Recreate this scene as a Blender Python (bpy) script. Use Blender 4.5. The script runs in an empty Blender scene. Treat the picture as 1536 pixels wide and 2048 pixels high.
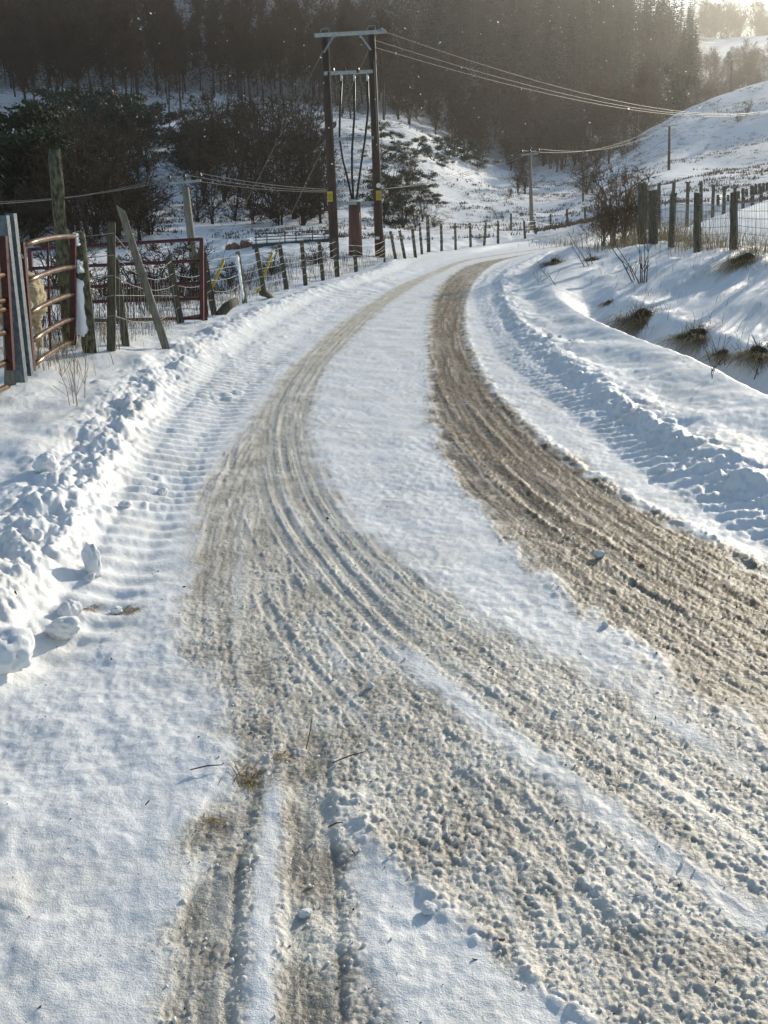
import bpy, math, random
import numpy as np
from mathutils import Vector, Matrix

random.seed(7)
RNG = np.random.default_rng(11)
scene = bpy.context.scene
COL = scene.collection

# ------------------------------------------------------------------ camera
FOCAL = 2000.0                       # focal length in pixels of the 1536 x 2048 photograph
PITCH = math.atan(594 / 2000)
ROLL = math.radians(1.8)
EYE = np.array([0.0, 0.0, 1.6])
_cp, _sp, _cr, _sr = math.cos(PITCH), math.sin(PITCH), math.cos(ROLL), math.sin(ROLL)
_up0 = np.array([0, _sp, _cp]); _fw = np.array([0, _cp, -_sp])
_rt = _cr * np.array([1.0, 0, 0]) - _sr * _up0
_up = _cr * _up0 + _sr * np.array([1.0, 0, 0])
cam_data = bpy.data.cameras.new('camera')
cam = bpy.data.objects.new('camera', cam_data)
COL.objects.link(cam)
cam.matrix_world = Matrix(((_rt[0], _up[0], -_fw[0], EYE[0]), (_rt[1], _up[1], -_fw[1], EYE[1]),
                           (_rt[2], _up[2], -_fw[2], EYE[2]), (0, 0, 0, 1)))
cam_data.sensor_fit = 'VERTICAL'
cam_data.sensor_height = 36.0
cam_data.lens = 36.0 * FOCAL / 2048.0
cam_data.clip_start = 0.05
cam_data.clip_end = 6000
scene.camera = cam

# ------------------------------------------------------------------ sky, sun, exposure
SUN_AZ, SUN_EL = math.radians(35), math.radians(17)
world = bpy.data.worlds.new('World')
scene.world = world
world.use_nodes = True
wn = world.node_tree
for n in list(wn.nodes): wn.nodes.remove(n)
sky = wn.nodes.new('ShaderNodeTexSky'); sky.sky_type = 'NISHITA'; sky.sun_disc = False
sky.sun_elevation = SUN_EL; sky.sun_rotation = SUN_AZ
sky.air_density = 1.15; sky.dust_density = .25; sky.ozone_density = 1.4
bg = wn.nodes.new('ShaderNodeBackground'); bg.inputs['Strength'].default_value = 0.105
wo = wn.nodes.new('ShaderNodeOutputWorld')
wn.links.new(sky.outputs[0], bg.inputs[0]); wn.links.new(bg.outputs[0], wo.inputs[0])
sun_dir = Vector((math.sin(SUN_AZ) * math.cos(SUN_EL), math.cos(SUN_AZ) * math.cos(SUN_EL), math.sin(SUN_EL)))
sun_data = bpy.data.lights.new('sun', 'SUN'); sun_data.energy = 4.0; sun_data.angle = math.radians(0.55)
sun_data.color = (1.0, 0.91, 0.75)
sun = bpy.data.objects.new('sun', sun_data); COL.objects.link(sun)
sun.rotation_euler = sun_dir.to_track_quat('Z', 'Y').to_euler()
vs = scene.view_settings
vs.view_transform = 'Standard'; vs.look = 'None'; vs.exposure = 0.40; vs.gamma = 1.0; vs.use_curve_mapping = False
scene.cycles.use_denoising = True
scene.cycles.use_adaptive_sampling = True; scene.cycles.adaptive_threshold = .015
scene.cycles.max_bounces = 4; scene.cycles.diffuse_bounces = 2; scene.cycles.glossy_bounces = 2
scene.cycles.transmission_bounces = 3; scene.cycles.volume_bounces = 0
scene.cycles.sample_clamp_indirect = 6.0

# ------------------------------------------------------------------ helpers: rays and curves
def ray(px, py):
    return (px - 768) / FOCAL * _rt + (1024 - py) / FOCAL * _up + _fw
def Wz(px, py, z=0.0):
    d = ray(px, py); return d * ((z - EYE[2]) / d[2]) + EYE
def Wy(px, py, y):
    d = ray(px, py); return d * (y / d[1]) + EYE

class Curve:
    """smooth x(y) (or z(y)) through knots, linear beyond the ends"""
    def __init__(self, pts):
        pts = sorted((float(b), float(a)) for a, b in pts)
        self.y = np.array([p[0] for p in pts]); self.x = np.array([p[1] for p in pts])
        d = np.diff(self.x) / np.diff(self.y)
        m = np.empty(len(pts)); m[0] = d[0]; m[-1] = d[-1]
        for i in range(1, len(pts) - 1):
            h0, h1 = self.y[i] - self.y[i-1], self.y[i+1] - self.y[i]
            m[i] = (d[i-1] * h1 + d[i] * h0) / (h0 + h1)
        self.m = m
        self.tab = self.exact(np.linspace(-2, 66, 6801)).astype(np.float32)
    def __call__(self, q):
        f = np.clip((np.asarray(q, np.float32) + 2) * 100, 0, 6798.9); i = f.astype(np.int32); f = f - i
        a = self.tab[i]; return a + (self.tab[i + 1] - a) * f
    def exact(self, q):
        q = np.asarray(q, dtype=float)
        i = np.clip(np.searchsorted(self.y, q) - 1, 0, len(self.y) - 2)
        h = self.y[i+1] - self.y[i]; t = (q - self.y[i]) / h; tc = np.clip(t, 0, 1)
        t2 = tc * tc; t3 = t2 * tc
        r = ((2*t3 - 3*t2 + 1) * self.x[i] + (t3 - 2*t2 + tc) * h * self.m[i]
             + (-2*t3 + 3*t2) * self.x[i+1] + (t3 - t2) * h * self.m[i+1])
        r = r + np.where(t < 0, t * h * self.m[0], 0) + np.where(t > 1, (t - 1) * h * self.m[-1], 0)
        return r
def pix(l, z=0.0, extra=()):
    return Curve([tuple(Wz(a, b, z)[:2]) for a, b in l] + list(extra))

def sstep(a, b, x):
    t = np.clip((x - a) / (b - a), 0, 1); return t * t * (3 - 2 * t)

# ------------------------------------------------------------------ numpy noise
_perm = RNG.permutation(256).astype(np.int32); _perm = np.concatenate([_perm, _perm, _perm])
_gang = RNG.random(256) * 2 * np.pi
_gx, _gy = np.cos(_gang).astype(np.float32), np.sin(_gang).astype(np.float32)
_r1, _r2, _r3, _r4 = (RNG.random(256).astype(np.float32) for _ in range(4))
def _hash(ix, iy, s): return _perm[_perm[(ix + s * 57) & 255] + (iy & 255)]
def gnoise(x, y, s=0):
    x = np.asarray(x, np.float32); y = np.asarray(y, np.float32)
    fx, fy = np.floor(x), np.floor(y); ix, iy = fx.astype(np.int32), fy.astype(np.int32)
    dx, dy = x - fx, y - fy
    u = dx*dx*dx*(dx*(dx*6-15)+10); v = dy*dy*dy*(dy*(dy*6-15)+10)
    def g(ax, ay):
        h = _hash(ix + ax, iy + ay, s); return _gx[h] * (dx - ax) + _gy[h] * (dy - ay)
    a = g(0, 0); b = g(1, 0); c = g(0, 1); d = g(1, 1)
    return ((a + (b - a) * u) * (1 - v) + (c + (d - c) * u) * v) * 1.5
def fbm(x, y, o=3, s=0):
    r = 0; a = 1.0; f = 1.0
    for k in range(o):
        ca, sa = math.cos(.6 + k * 1.1 + s), math.sin(.6 + k * 1.1 + s)
        r = r + a * gnoise((x * ca - y * sa) * f + 17.3 * k, (x * sa + y * ca) * f - 9.1 * k, s + k); a *= 0.5; f *= 2.03
    return r
def domes(x, y, s=0, rmin=0.35, rmax=0.75, mask=None):
    """rounded clods: highest dome of the 3 x 3 neighbouring cells; height ~0..1"""
    if mask is not None:
        k = np.nonzero(mask > .01)[0]; out = np.zeros_like(x)
        if len(k): out[k] = domes(x[k], y[k], s, rmin, rmax)
        return out
    x = np.asarray(x, np.float32); y = np.asarray(y, np.float32)
    fx, fy = np.floor(x), np.floor(y); ix, iy = fx.astype(np.int32), fy.astype(np.int32)
    best = np.zeros_like(x)
    for ax in (-1, 0, 1):
        for ay in (-1, 0, 1):
            h = _hash(ix + ax, iy + ay, s)
            cx = ax + _r1[h]; cy = ay + _r2[h]
            r = rmin + (rmax - rmin) * _r3[h]
            q = 1 - ((x - fx - cx) ** 2 + (y - fy - cy) ** 2) / (r * r)
            best = np.maximum(best, np.sqrt(np.clip(q, 0, 1)) * (0.25 + 0.75 * _r4[h]) * r / rmax)
    return best

# ------------------------------------------------------------------ far terrain: thin plate through surveyed points (pixel x, pixel y, metres ahead)
SURVEY = [
 (100,700,11),(330,640,15),(60,620,16),(-150,650,13),(390,592,40),(250,598,32),(100,560,34),(480,590,22),(470,545,40),(600,545,27),(590,510,40),(690,525,33),(780,500,38),(900,478,52),(1000,464,62),(1100,452,72),
 (-100,480,58),(50,472,58),(300,478,56),(480,484,54),(600,474,54),(760,470,56),
 (-100,380,76),(50,380,78),(50,300,105),(50,215,150),(50,60,230),(50,-60,300),(-150,300,105),(-150,200,150),(-150,40,240),(-150,-60,300),
 (300,410,76),(300,310,104),(300,215,150),(300,60,232),(300,-60,305),
 (470,420,74),(550,430,72),(550,310,104),(550,225,152),(550,60,240),(550,-60,315),
 (640,300,100),(700,420,70),(700,282,104),(700,215,170),(700,60,260),(700,-60,330),
 (850,445,72),(850,330,104),(840,270,135),(850,190,200),(850,60,290),(850,-40,350),
 (940,390,92),(1000,425,84),(1000,372,118),(1000,310,180),(1000,150,270),(1000,-20,360),
 (1100,405,96),(1080,300,185),(1150,150,280),(1150,0,380),(1200,385,100),(1190,330,150),(1200,260,200),
 (1250,372,88),(1270,295,140),(1350,230,145),(1350,335,100),(1400,200,150),(1536,168,150),(1450,300,110),(1536,290,105),(1650,140,150),(1650,270,105),
 (1340,262,200),(1450,232,215),(1560,215,215),(1300,140,300),(1250,60,360),(1400,150,330),(1536,130,330),
 (1420,104,420),(1536,98,420),(1420,86,500),(1536,76,500),(1400,46,580),(1536,42,580),(1450,46,700),(1650,90,450),(1300,60,500),(1200,0,500),
 (1536,455,22),(1536,412,32),(1450,405,40),(1340,402,48),(1500,392,58),(1400,374,72),(1536,348,76),(1650,330,76),(1330,398,62),(1250,398,72),
 (1700,500,14),(1700,420,25),
]
_sv = np.array([Wy(a, b, c) for a, b, c in SURVEY])
def _feat(x, y):
    return np.stack([np.clip(x / y, -0.62, 0.62) * 4.0, np.log(y)], -1)
_sf = _feat(_sv[:, 0], _sv[:, 1])
def _tps(d2): return 0.5 * d2 * np.log(d2 + 1e-9)
_n = len(_sf)
_K = _tps(((_sf[:, None] - _sf[None]) ** 2).sum(-1)) + np.eye(_n) * 0.004
_Pm = np.concatenate([np.ones((_n, 1)), _sf], 1)
_A = np.block([[_K, _Pm], [_Pm.T, np.zeros((3, 3))]])
_elev = (_sv[:, 2] - 1.6) / _sv[:, 1]                      # fit the slope seen from the road, then scale by distance
_wts = np.linalg.solve(_A, np.concatenate([_elev, np.zeros(3)]))
def terrain(x, y):
    x = np.asarray(x, float); y = np.asarray(y, float)
    shp = x.shape; x = x.ravel(); y = y.ravel(); out = np.empty(len(x))
    rr = np.hypot(x, y)
    yy = np.clip(y, 8.0, 900.0)
    for i in range(0, len(x), 100000):
        sl = slice(i, i + 100000)
        f = _feat(x[sl], yy[sl])
        d2 = ((f[:, None] - _sf[None]) ** 2).sum(-1)
        e = _tps(d2) @ _wts[:_n] + _wts[_n] + f @ _wts[_n+1:]
        out[sl] = 1.6 + e * yy[sl]
    w = sstep(2.0, 14.0, y) * (1 - sstep(0.75, 1.5, np.abs(x) / np.maximum(y, 1e-3)))
    out = np.clip(out, -1.5, 130) * w + 0.25 * (1 - w)
    # beyond the surveyed hills the land levels out
    far = sstep(520, 900, rr)
    out = out * (1 - far) + 30.0 * far
    out = out + sstep(40, 90, rr) * (fbm(x / 23.0, y / 23.0, 3, 3) * 0.8 + fbm(x / 5.0, y / 5.0, 2, 9) * 0.22) * (1 - far)
    return out.reshape(shp)

# ------------------------------------------------------------------ the road corridor: feature lines x(y) and their heights
toeL = pix([(0,1420),(200,1250),(350,1000),(442,850),(540,740),(638,650),(714,600),(812,560),(890,525),(966,505),(1064,492)], 0, [(-1.7,0.5),(-1.45,2.0),(11.5,54),(19,60)])
crestL = pix([(160,990),(240,860),(330,760),(420,680),(520,620),(640,570),(760,535),(860,503)], .2, [(-2.2,0.5),(-1.85,2.0),(-1.58,3.3),(3.7,42),(6.6,49),(11,55.5),(18.5,62)])
edgeR = pix([(1536,1100),(1300,960),(1150,840),(1020,740),(970,660),(950,600),(955,560),(1000,530),(1090,500)], 0, [(3.4,0.6),(2.5,2.6),(10.5,48.6),(17,54),(25,58)])
crestR = Curve([(4.3,.6),(3.05,2.6),(2.28,4.6),(2.06,6),(1.95,8),(1.9,10.5),(1.98,14.2),(2.4,19.3),(3.2,25.1),(4.9,31.9),(8.3,42),(11.6,47),(18,52),(26,56)])
lipR = Curve([(5.4,.6),(4.2,2.6),(3.1,5.5),(2.85,7.5),(2.9,9.1),(2.82,10.6),(2.75,12.8),(2.85,16),(3.4,20),(4.4,25.5),(6.4,32),(10,42),(13.5,46),(20,50),(27,54)])
fenceL = Curve([(-3.0,1),(-3.05,8),(-3.1,11),(-3.1,15),(-2.82,20.5),(-2.25,23.6),(-1.5,27.2),(.55,37.4),(3.6,47),(7.6,54),(12,60),(20,68)])
fenceR = Curve([(6.6,1),(6.3,8),(6.15,17.7),(6.35,20.2),(7.0,25),(8.0,30),(10.5,35),(14,42),(18,46),(25,50),(31,54)])
def zc(pts): return Curve([(z, y) for y, z in pts])
z_verge = zc([(1,.22),(6,.28),(11,.36),(14,.2),(18,.06),(24,0),(40,0),(60,.1)])
z_crL = zc([(.5,.1),(2.4,.12),(3.4,.17),(6,.19),(12,.22),(20,.18),(36,.17),(60,.18)])
z_crR = zc([(.5,.10),(4,.12),(8,.14),(14,.14),(20,.15),(34,.17),(60,.2)])
z_lip = zc([(.5,.22),(6,.24),(10,.24),(14,.24),(18,.3),(24,.5),(34,.6),(60,.5)])
z_dit = zc([(.5,-.05),(6,-.14),(12,-.17),(15,-.05),(18,.25),(24,.62),(34,.7),(60,.5)])
z_fcR = zc([(.5,.75),(8,.8),(17,.82),(21,.78),(25,.85),(32,.8),(60,.6)])

def corridor(x, y, base=None):
    """large-scale height of the road, its snow banks, ditch and verges"""
    if base is None: base = terrain(x, y)
    xs = [fenceL(y) - 1.6, fenceL(y), crestL(y) - .45, crestL(y), crestL(y) * .55 + toeL(y) * .45, toeL(y),
          edgeR(y), edgeR(y) * .45 + crestR(y) * .55, crestR(y), crestR(y) + .35, lipR(y), lipR(y) + .5, lipR(y) + 1.0, fenceR(y), fenceR(y) + 2.5]
    zl = [base, z_verge(y), (z_verge(y) + z_crL(y)) * .48, z_crL(y), z_crL(y) * .36, 0 * y,
          0 * y, z_crR(y) * .35, z_crR(y), z_crR(y) * .92, z_lip(y), z_dit(y), z_dit(y) * .45 + z_fcR(y) * .35, z_fcR(y), base]
    z = base.copy()
    for i in range(len(xs) - 1):
        w = np.maximum(xs[i+1] - xs[i], 0.02)
        t = (x - xs[i]) / w
        m = (t >= 0) & (t < 1)
        ts = np.clip(t, 0, 1); ts = 0.35 * ts + 0.65 * ts * ts * (3 - 2 * ts)
        z = np.where(m, zl[i] + (zl[i+1] - zl[i]) * ts, z)
    end = sstep(50, 58, y)
    return z * (1 - end) + base * end

# tyre and slush areas, traced on the road plane
s1l = pix([(960,525),(905,550),(868,600),(858,700),(862,800),(885,900),(950,1000),(1050,1110),(1180,1220),(1300,1310),(1420,1400),(1536,1480)], 0, [(1.6,2.0),(2.1,1.2),(5.2,38),(8.6,45),(14,51)])
s1r = pix([(1010,520),(960,550),(932,600),(940,700),(1000,800),(1110,900),(1280,1010),(1400,1070),(1536,1140)], 0, [(2.15,3.2),(2.7,2.2),(3.3,1.2),(6.0,39.5),(9.2,45.6),(14.5,51.3)])
s2l = pix([(860,545),(790,575),(720,620),(665,660),(620,700),(580,740),(535,800),(490,860),(440,920),(400,1000),(390,1080),(375,1180),(360,1300),(435,1390),(455,1480),(450,1550),(400,1650),(370,1780),(340,1900),(320,2048)], 0, [(-.5,.8),(3.1,36),(6.6,43.6)])
s2r = pix([(880,545),(800,590),(740,640),(690,690),(650,740),(628,800),(620,870),(650,950),(700,1030),(770,1100),(870,1170),(1000,1260),(1130,1330),(1250,1390),(1380,1470),(1536,1560)], 0, [(1.4,2.0),(1.75,1.4),(3.5,36.4),(7.2,44)])
c0 = pix([(880,545),(790,590),(725,640),(675,690),(635,740),(605,800),(595,870),(615,950),(655,1030),(715,1110),(800,1200),(920,1300),(1060,1400),(1220,1510),(1380,1620),(1536,1730)], 0, [(1.15,1.7),(1.3,1.2),(3.3,36),(6.9,43.8)])
w1 = pix([(760,1265),(800,1300),(880,1370),(1000,1460),(1130,1560),(1250,1650),(1400,1760),(1536,1850)], 0, [(1.05,1.6)])
core = pix([(905,600),(905,660),(925,740),(1010,850),(1130,950),(1280,1062),(1420,1165),(1536,1250)], 0, [(2.0,3.0),(2.5,2.0)])
core2 = pix([(900,600),(897,700),(905,780),(955,870),(1060,990),(1180,1090),(1300,1170)], 0, [(1.9,2.6)])
g1 = pix([(520,1250),(500,1400),(490,1500),(455,1620),(430,1760),(412,1900),(400,2048)], 0, [(-.36,1.3)])
g2 = pix([(560,1250),(590,1400),(612,1500),(622,1620),(626,1760),(628,1900),(630,2048)], 0, [(-.16,1.3)])
wr = pix([(560,1480),(640,1560),(740,1660),(850,1770),(1000,1900),(1130,2000),(1190,2048)], 0, [(.62,1.2)])
d0 = pix([(640,740),(565,830),(505,920),(468,1020),(450,1120),(446,1220),(456,1320),(474,1420),(490,1500),(455,1620),(430,1760),(412,1900),(400,2048)], 0, [(-.36,1.3),(-.6,12.5),(-.3,16)])

# ------------------------------------------------------------------ fine relief of the road corridor
def lane(c, x, y):
    """lateral offset from and distance along a feature line"""
    e = 0.02
    m = (c(y + e) - c(y - e)) / (2 * e)
    yy = np.linspace(0, 62, 1500); mm = (c(yy + e) - c(yy - e)) / (2 * e)
    al = np.concatenate([[0], np.cumsum(np.sqrt(1 + mm[1:] ** 2) * np.diff(yy))])
    s = (x - c(y)) / np.sqrt(1 + m * m)
    return s, np.interp(y, yy, al) + s * m / np.sqrt(1 + m * m)
def gauss(x, w): return np.exp(-0.5 * (x / w) ** 2)

def relief(x, y):
    n_edge = fbm(x / .16, y / .22, 3, 1)
    n_big = fbm(x / .9, y / 1.3, 2, 5)
    def between(l, r, soft=.03, rag=.05):
        d = np.minimum(x - l(y), r(y) - x) + n_edge * rag
        return sstep(-soft, soft, d)
    s0, t0 = lane(c0, x, y)
    n_fine = fbm(x / .045, y / .06, 2, 111)
    s1c, t1c = lane(lambda q: s1l(q) * .5 + s1r(q) * .5, x, y)
    sd, td = lane(d0, x, y)
    wd = (1 - sstep(-.42, -.22, s0)) * (1 - sstep(7.5, 10, y))
    def streak(a, b, o, s): return fbm(a, b, o, s)
    st_f = streak(s0 / .026 + n_fine * .25, t0 / 1.1, 2, 0) * (1 - wd) + streak(sd / .026 + n_fine * .25, td / .8, 2, 0) * wd        # pressed lines along the wheel paths
    st_b = streak(s0 / .075, t0 / 2.6, 2, 0) * (1 - wd) + streak(sd / .075, td / 2.2, 2, 0) * wd
    st_1 = streak(s1c / .030, t1c / 1.0, 3, 0); st_1b = streak(s1c / .10, t1c / 3.0, 2, 0)
    m1 = between(s1l, s1r, .09, .09); m1 = np.clip(m1 * (1 - .5 * sstep(.25, .7, st_1b * .6 + st_1 * .5) * (1 - .0)), 0, 1)
    m2 = between(s2l, s2r, .08, .07)
    near = 1 - sstep(2.75, 3.15, y + n_edge * .15)
    mid = between(s2r, s1l, .05, .05) * (1 - sstep(2.3, 3.9, y + n_edge * .35 + n_big * .3 + n_fine * .2))      # slush where the crown strip ends
    ws, wt = lane(w1, x, y)
    strip = (1 - sstep(.012, .085, np.abs(ws + n_edge * .02 + n_fine * .012))) * (1 - sstep(3.4, 3.75, y)) * .9
    patch = between(lambda q: g2(q) + .105, wr, .06, .05) * (1 - sstep(2.35, 2.7, y + n_edge * .1))
    rs = x - (g1(y) * .48 + g2(y) * .52)
    ridge = (1 - sstep(.008, .055, np.abs(rs + n_edge * .01 + n_fine * .01))) * (1 - sstep(2.5, 2.75, y))
    gapl = sstep(-.05, .85, st_b * .75 + st_f * .40 + .25 * n_fine)                     # snow left standing between wheel lines
    m2i = m2 * (1 - strip) * (1 - patch) * (1 - ridge)
    m2i = m2i * (1 - (.42 + .28 * sstep(4.0, 7.0, y)) * gapl)
    slush = np.clip(np.maximum(np.maximum(m1, m2i), mid * .85), 0, 1)
    # --- clods of slush
    far = sstep(6, 16, y)
    on_road = slush + gauss(x - s1r(y), .1) + gauss(x - wr(y), .1) + gauss(x - s1l(y), .1)
    wx, wy = gnoise(x / .028, y / .034, 201), gnoise(x / .031 + 9, y / .03, 202)
    q0 = domes(x / .10 + n_edge * .3 + wx * .12, y / .12 + wy * .12, 41, .2, .5, mask=on_road)
    q1 = domes(x / .032 + n_edge * .4 + wx * .34, y / .036 + wy * .34, 2, .3, .7, mask=on_road)
    q2 = domes(x / .016 + wx * .3, y / .018 + n_edge * .3, 3, mask=on_road)
    q3 = domes(x / .009, y / .011, 6, mask=on_road * (y < 5))
    dens = 0.5 + 0.5 * np.tanh(fbm(x / .24, y / .34, 3, 8) * 2.2 + .15)
    kc = 1 - .45 * sstep(3.2, 6.0, y) * (1 - m1)
    clod = (.98 - .1 * sstep(3.0, 5.0, y)) * kc * (.009 * q0 * dens ** 3 + .0062 * q1 * (.25 + .85 * dens) + .0066 * q2 * (.6 + .5 * dens) + .0052 * q3 + .0012 * wx)
    # --- smooth wheel lanes with thin pressed lines
    lanes = np.zeros_like(x); lines = np.zeros_like(x); ribs = np.zeros_like(x)
    wob = gnoise(t0 / 1.7, t0 * 0 + 3.3, 4) * .012
    for k, (cs, cw, pres) in enumerate([(.055,.032,1.), (-.03,.026,.8), (-.115,.030,.7), (-.20,.026,.9), (-.29,.034,.8), (-.385,.028,.7), (-.47,.028,.6), (-.56,.03,.6), (.14,.024,.5)]):
        on = sstep(-.25, .25, (gnoise(t0 / 2.1 + k * 7.7, t0 * 0 + k * 3.1, 30 + k) + .5 * n_edge) + (pres - .6)) * (.35 + .65 * sstep(2.6, 4.2, y + n_big))
        ds = np.abs(s0 - cs - wob * (1 + .3 * k))
        lanes = np.maximum(lanes, (1 - sstep(cw * .6, cw, ds)) * on)
        lines = np.maximum(lines, gauss(ds - cw * 1.15, .0042 + .0003 * y) * on)
        ribs = ribs + (1 - sstep(cw * .3, cw * .9, ds)) * on * np.sin(t0 * 2 * np.pi / .034 + k)
    gs1, gs2 = np.abs(x - g1(y) + n_edge * .01), np.abs(x - g2(y) + n_edge * .01)
    gr = np.maximum(1 - sstep(.05, .085, gs1), 1 - sstep(.05, .08, gs2)) * (1 - sstep(2.75, 3.1, y))
    lanes = np.clip(lanes * m2i * (1 - gr), 0, 1)
    lines = lines * m2
    s1, t1 = lane(s1r, x, y)
    l1 = np.zeros_like(x)
    for k, cs in enumerate((-.10, -.30, -.47, -.62)):
        on = sstep(-.2, .3, gnoise(t1 / 2.5 + k * 5.1, t1 * 0 + 2.2 * k, 50 + k))
        l1 = np.maximum(l1, gauss(s1 - cs - gnoise(t1 / 2., t1 * 0 + k, 9) * .02, .018) * on)
    calm = np.clip(1 - .72 * lanes, 0, 1)
    icy = sstep(.05, .35, fbm(x / .12, y / .3, 2, 77) + .12) * gr * (1 - sstep(2.3, 2.6, y))
    calm = calm * (1 - .65 * icy) * (1 - .35 * gr)
    tread = gr * np.sin(y * 2 * np.pi / .042 + 1.5 * np.sign(np.sin(x * 2 * np.pi / .05))) * sstep(-.2, .3, n_big)
    z = slush * (-.007 + clod * calm) + lines * .0056 * (.6 + .8 * q2) * m2 + m2i * (1 - patch) * (.55 + .45 * sstep(2.8, 5.5, y)) * (1 - .45 * dens) * (.0038 * st_f + .0032 * st_b) + m1 * (1 - .5 * dens) * (.0036 * st_1 + .0048 * st_1b) + tread * .0018 + ribs * m2i * .0014 + l1 * m1 * .013 * (.4 + .8 * q1)
    z = z - gr * .005 + ridge * (.002 + n_edge * .003) + patch * .002
    z = z + gauss(x - wr(y) + n_edge * .03, .03) * (1 - sstep(2.5, 2.8, y)) * (.003 + .010 * q1 + .010 * q0)    # pushed-up rim of the near patch
    z = z + gauss(x - s1r(y) - .02 + n_edge * .03, .035) * (.008 + .014 * q1 + .014 * q0) * sstep(3, 5, y)        # rims of the brown track
    z = z + gauss(x - s1l(y) + .02 + n_edge * .04, .04) * (.003 + .008 * q1)
    # --- packed snow on the road
    pk = domes(x / .030 + n_edge * .3, y / .036, 211, .3, .75, mask=(y < 9) * (np.abs(x) < 3))
    grain = pk * .0022 * sstep(-.3, .5, n_big) + fbm(x / .055, y / .065, 2, 14) * (.0035 + .002 * n_big) + fbm(x / .35, y / .4, 2, 15) * .010
    z = z + grain * (1 - .4 * slush)
    lump = domes(x / .42 + n_edge * .15, y / .42, 17, .2, .5, mask=(x < -.4) * (y < 4.2)) * sstep(.1, .4, fbm(x / .8, y / .8, 2, 18))
    onleft = (1 - sstep(-.75, -.45, x)) * (1 - sstep(3.0, 4.0, y))
    z = z + (lump * .055 + fbm(x / .22, y / .22, 2, 19) * .008) * onleft
    # --- left bank: pushed-up lumps, then the ribbed slope left by the plough
    ds = x - crestL(y)
    bankL = np.where(ds > 0, gauss(ds, .09), np.exp(-np.clip(-ds - .12, 0, 9) ** 2 / (2 * .16 ** 2)))
    nb = fbm(x / .3, y / .5, 2, 60)
    closeL = 1 - .45 * sstep(6, 14, y)
    mL = bankL * (y < 50) + (np.abs(x - toeL(y)) < .6)
    b1 = domes(x / .21 + nb * .2, y / .25, 23, .3, .72, mask=mL); b2 = domes(x / .095 + nb * .3, y / .11, 24, mask=mL); b3 = domes(x / .045, y / .05, 26, mask=mL)
    z = z + bankL * closeL * (.05 * (b1 - .25) * (.5 + .9 * nb) + .036 * (b2 - .3) * (.6 + .7 * n_big) + .018 * b3 + .045 * n_edge + .014 * n_fine + .04 * nb) * (1 - sstep(34, 48, y)) * sstep(1.6, 2.6, y)
    ribm = sstep(-.02, .10, x - (crestL(y) + .10)) * (1 - sstep(-.02, .18, x - toeL(y))) * sstep(3.2, 4.0, y) * (1 - sstep(30, 40, y))
    sl, tl = lane(toeL, x, y)
    ribv = np.sin((tl - sl * .35 + n_big * .05) * 2 * np.pi / .17)
    z = z + ribm * (np.sign(ribv) * np.abs(ribv) ** .7 * .015 * (.85 + .3 * n_big) + .003 * n_edge + .0015 * n_fine + .025 * b2 * sstep(.4, .7, nb))
    # --- verge left of the bank, smooth drifted snow
    verge = 1 - sstep(-.35, -.1, ds)
    z = z + verge * (fbm(x / .9, y / 1.1, 3, 71) * .045 + domes(x / .3, y / .33, 72, .2, .5, mask=verge * (ds > -1.4)) * .03 * sstep(.1, .5, nb + .1) * sstep(-1.3, -.4, ds))
    # --- right bank
    dr = x - crestR(y)
    bankR = gauss(dr, .13)
    mR = bankR * (y < 50) + (x > edgeR(y) - .1) * (dr < .3)
    e1 = domes(x / .17 + nb * .2, y / .2, 33, .3, .72, mask=mR); e2 = domes(x / .08 + nb * .3, y / .09, 34, mask=mR)
    z = z + bankR * (.022 * (e1 - .2) + .014 * (e2 - .25) + .024 * n_edge + .010 * n_fine + .03 * nb) * (1 - sstep(36, 48, y))
    slopeR = sstep(-.06, .1, x - edgeR(y)) * (1 - sstep(-.12, .02, dr))
    srr, trr = lane(edgeR, x, y)
    z = z + slopeR * (np.sin((trr + srr * .5 + n_big * .1) * 2 * np.pi / .16) * .0075 + .012 * (e1 - .3) * sstep(.0, .5, nb + .3) + .008 * e2 + .008 * n_fine) * (1 - sstep(36, 48, y))
    # --- smooth shelf beyond, then wind-rippled bank up to the fence
    shelf = sstep(.1, .35, dr) * (1 - sstep(-.3, .1, x - lipR(y)))
    z = z + shelf * (fbm(x / .8 + y * .3, y / 1.7, 2, 81) * .05 + fbm(x / .14, y / .2, 2, 82) * .006 + .05 * domes(x / .2, y / .2, 83, .15, .35, mask=shelf) * sstep(.25, .6, fbm(x / .7, y / .9, 2, 84)) * (1 - sstep(.3, .7, dr)))
    up = sstep(.2, .9, x - lipR(y)) * (1 - sstep(30, 40, y))
    a = .62 * x + .78 * y; b = -.78 * x + .62 * y
    rip = 1 - np.abs(gnoise(a / 3.6, b / .75, 91)); rip2 = 1 - np.abs(gnoise(a / 1.9, b / .33, 92))
    z = z + up * ((rip ** 3 - .5) * .085 + (rip2 ** 4 - .4) * .032 + fbm(x / 1.9, y / 2.6, 2, 93) * .10) * (1 - .75 * sstep(0, 1.2, x - fenceR(y)))
    field = 1 - sstep(-.3, .3, x - fenceL(y))
    z = z + field * fbm(x / 1.1, y / 1.1, 2, 95) * .06 * sstep(4, 10, y)
    # --- what lies in and on the snow
    sc = (s1l(y) + s1r(y)) / 2
    dk = np.maximum(gauss(x - core(y) + n_edge * .05, .17), .75 * gauss(x - core2(y) + n_edge * .05, .10) * sstep(3.5, 5, y))
    dk = dk * sstep(2.0, 3.0, y) * (1 - .4 * sstep(14, 24, y))
    pat = sstep(-.45, .5, st_1b * .6 + st_1 * .4 + .5 * n_fine + .3 * n_big)
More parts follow.
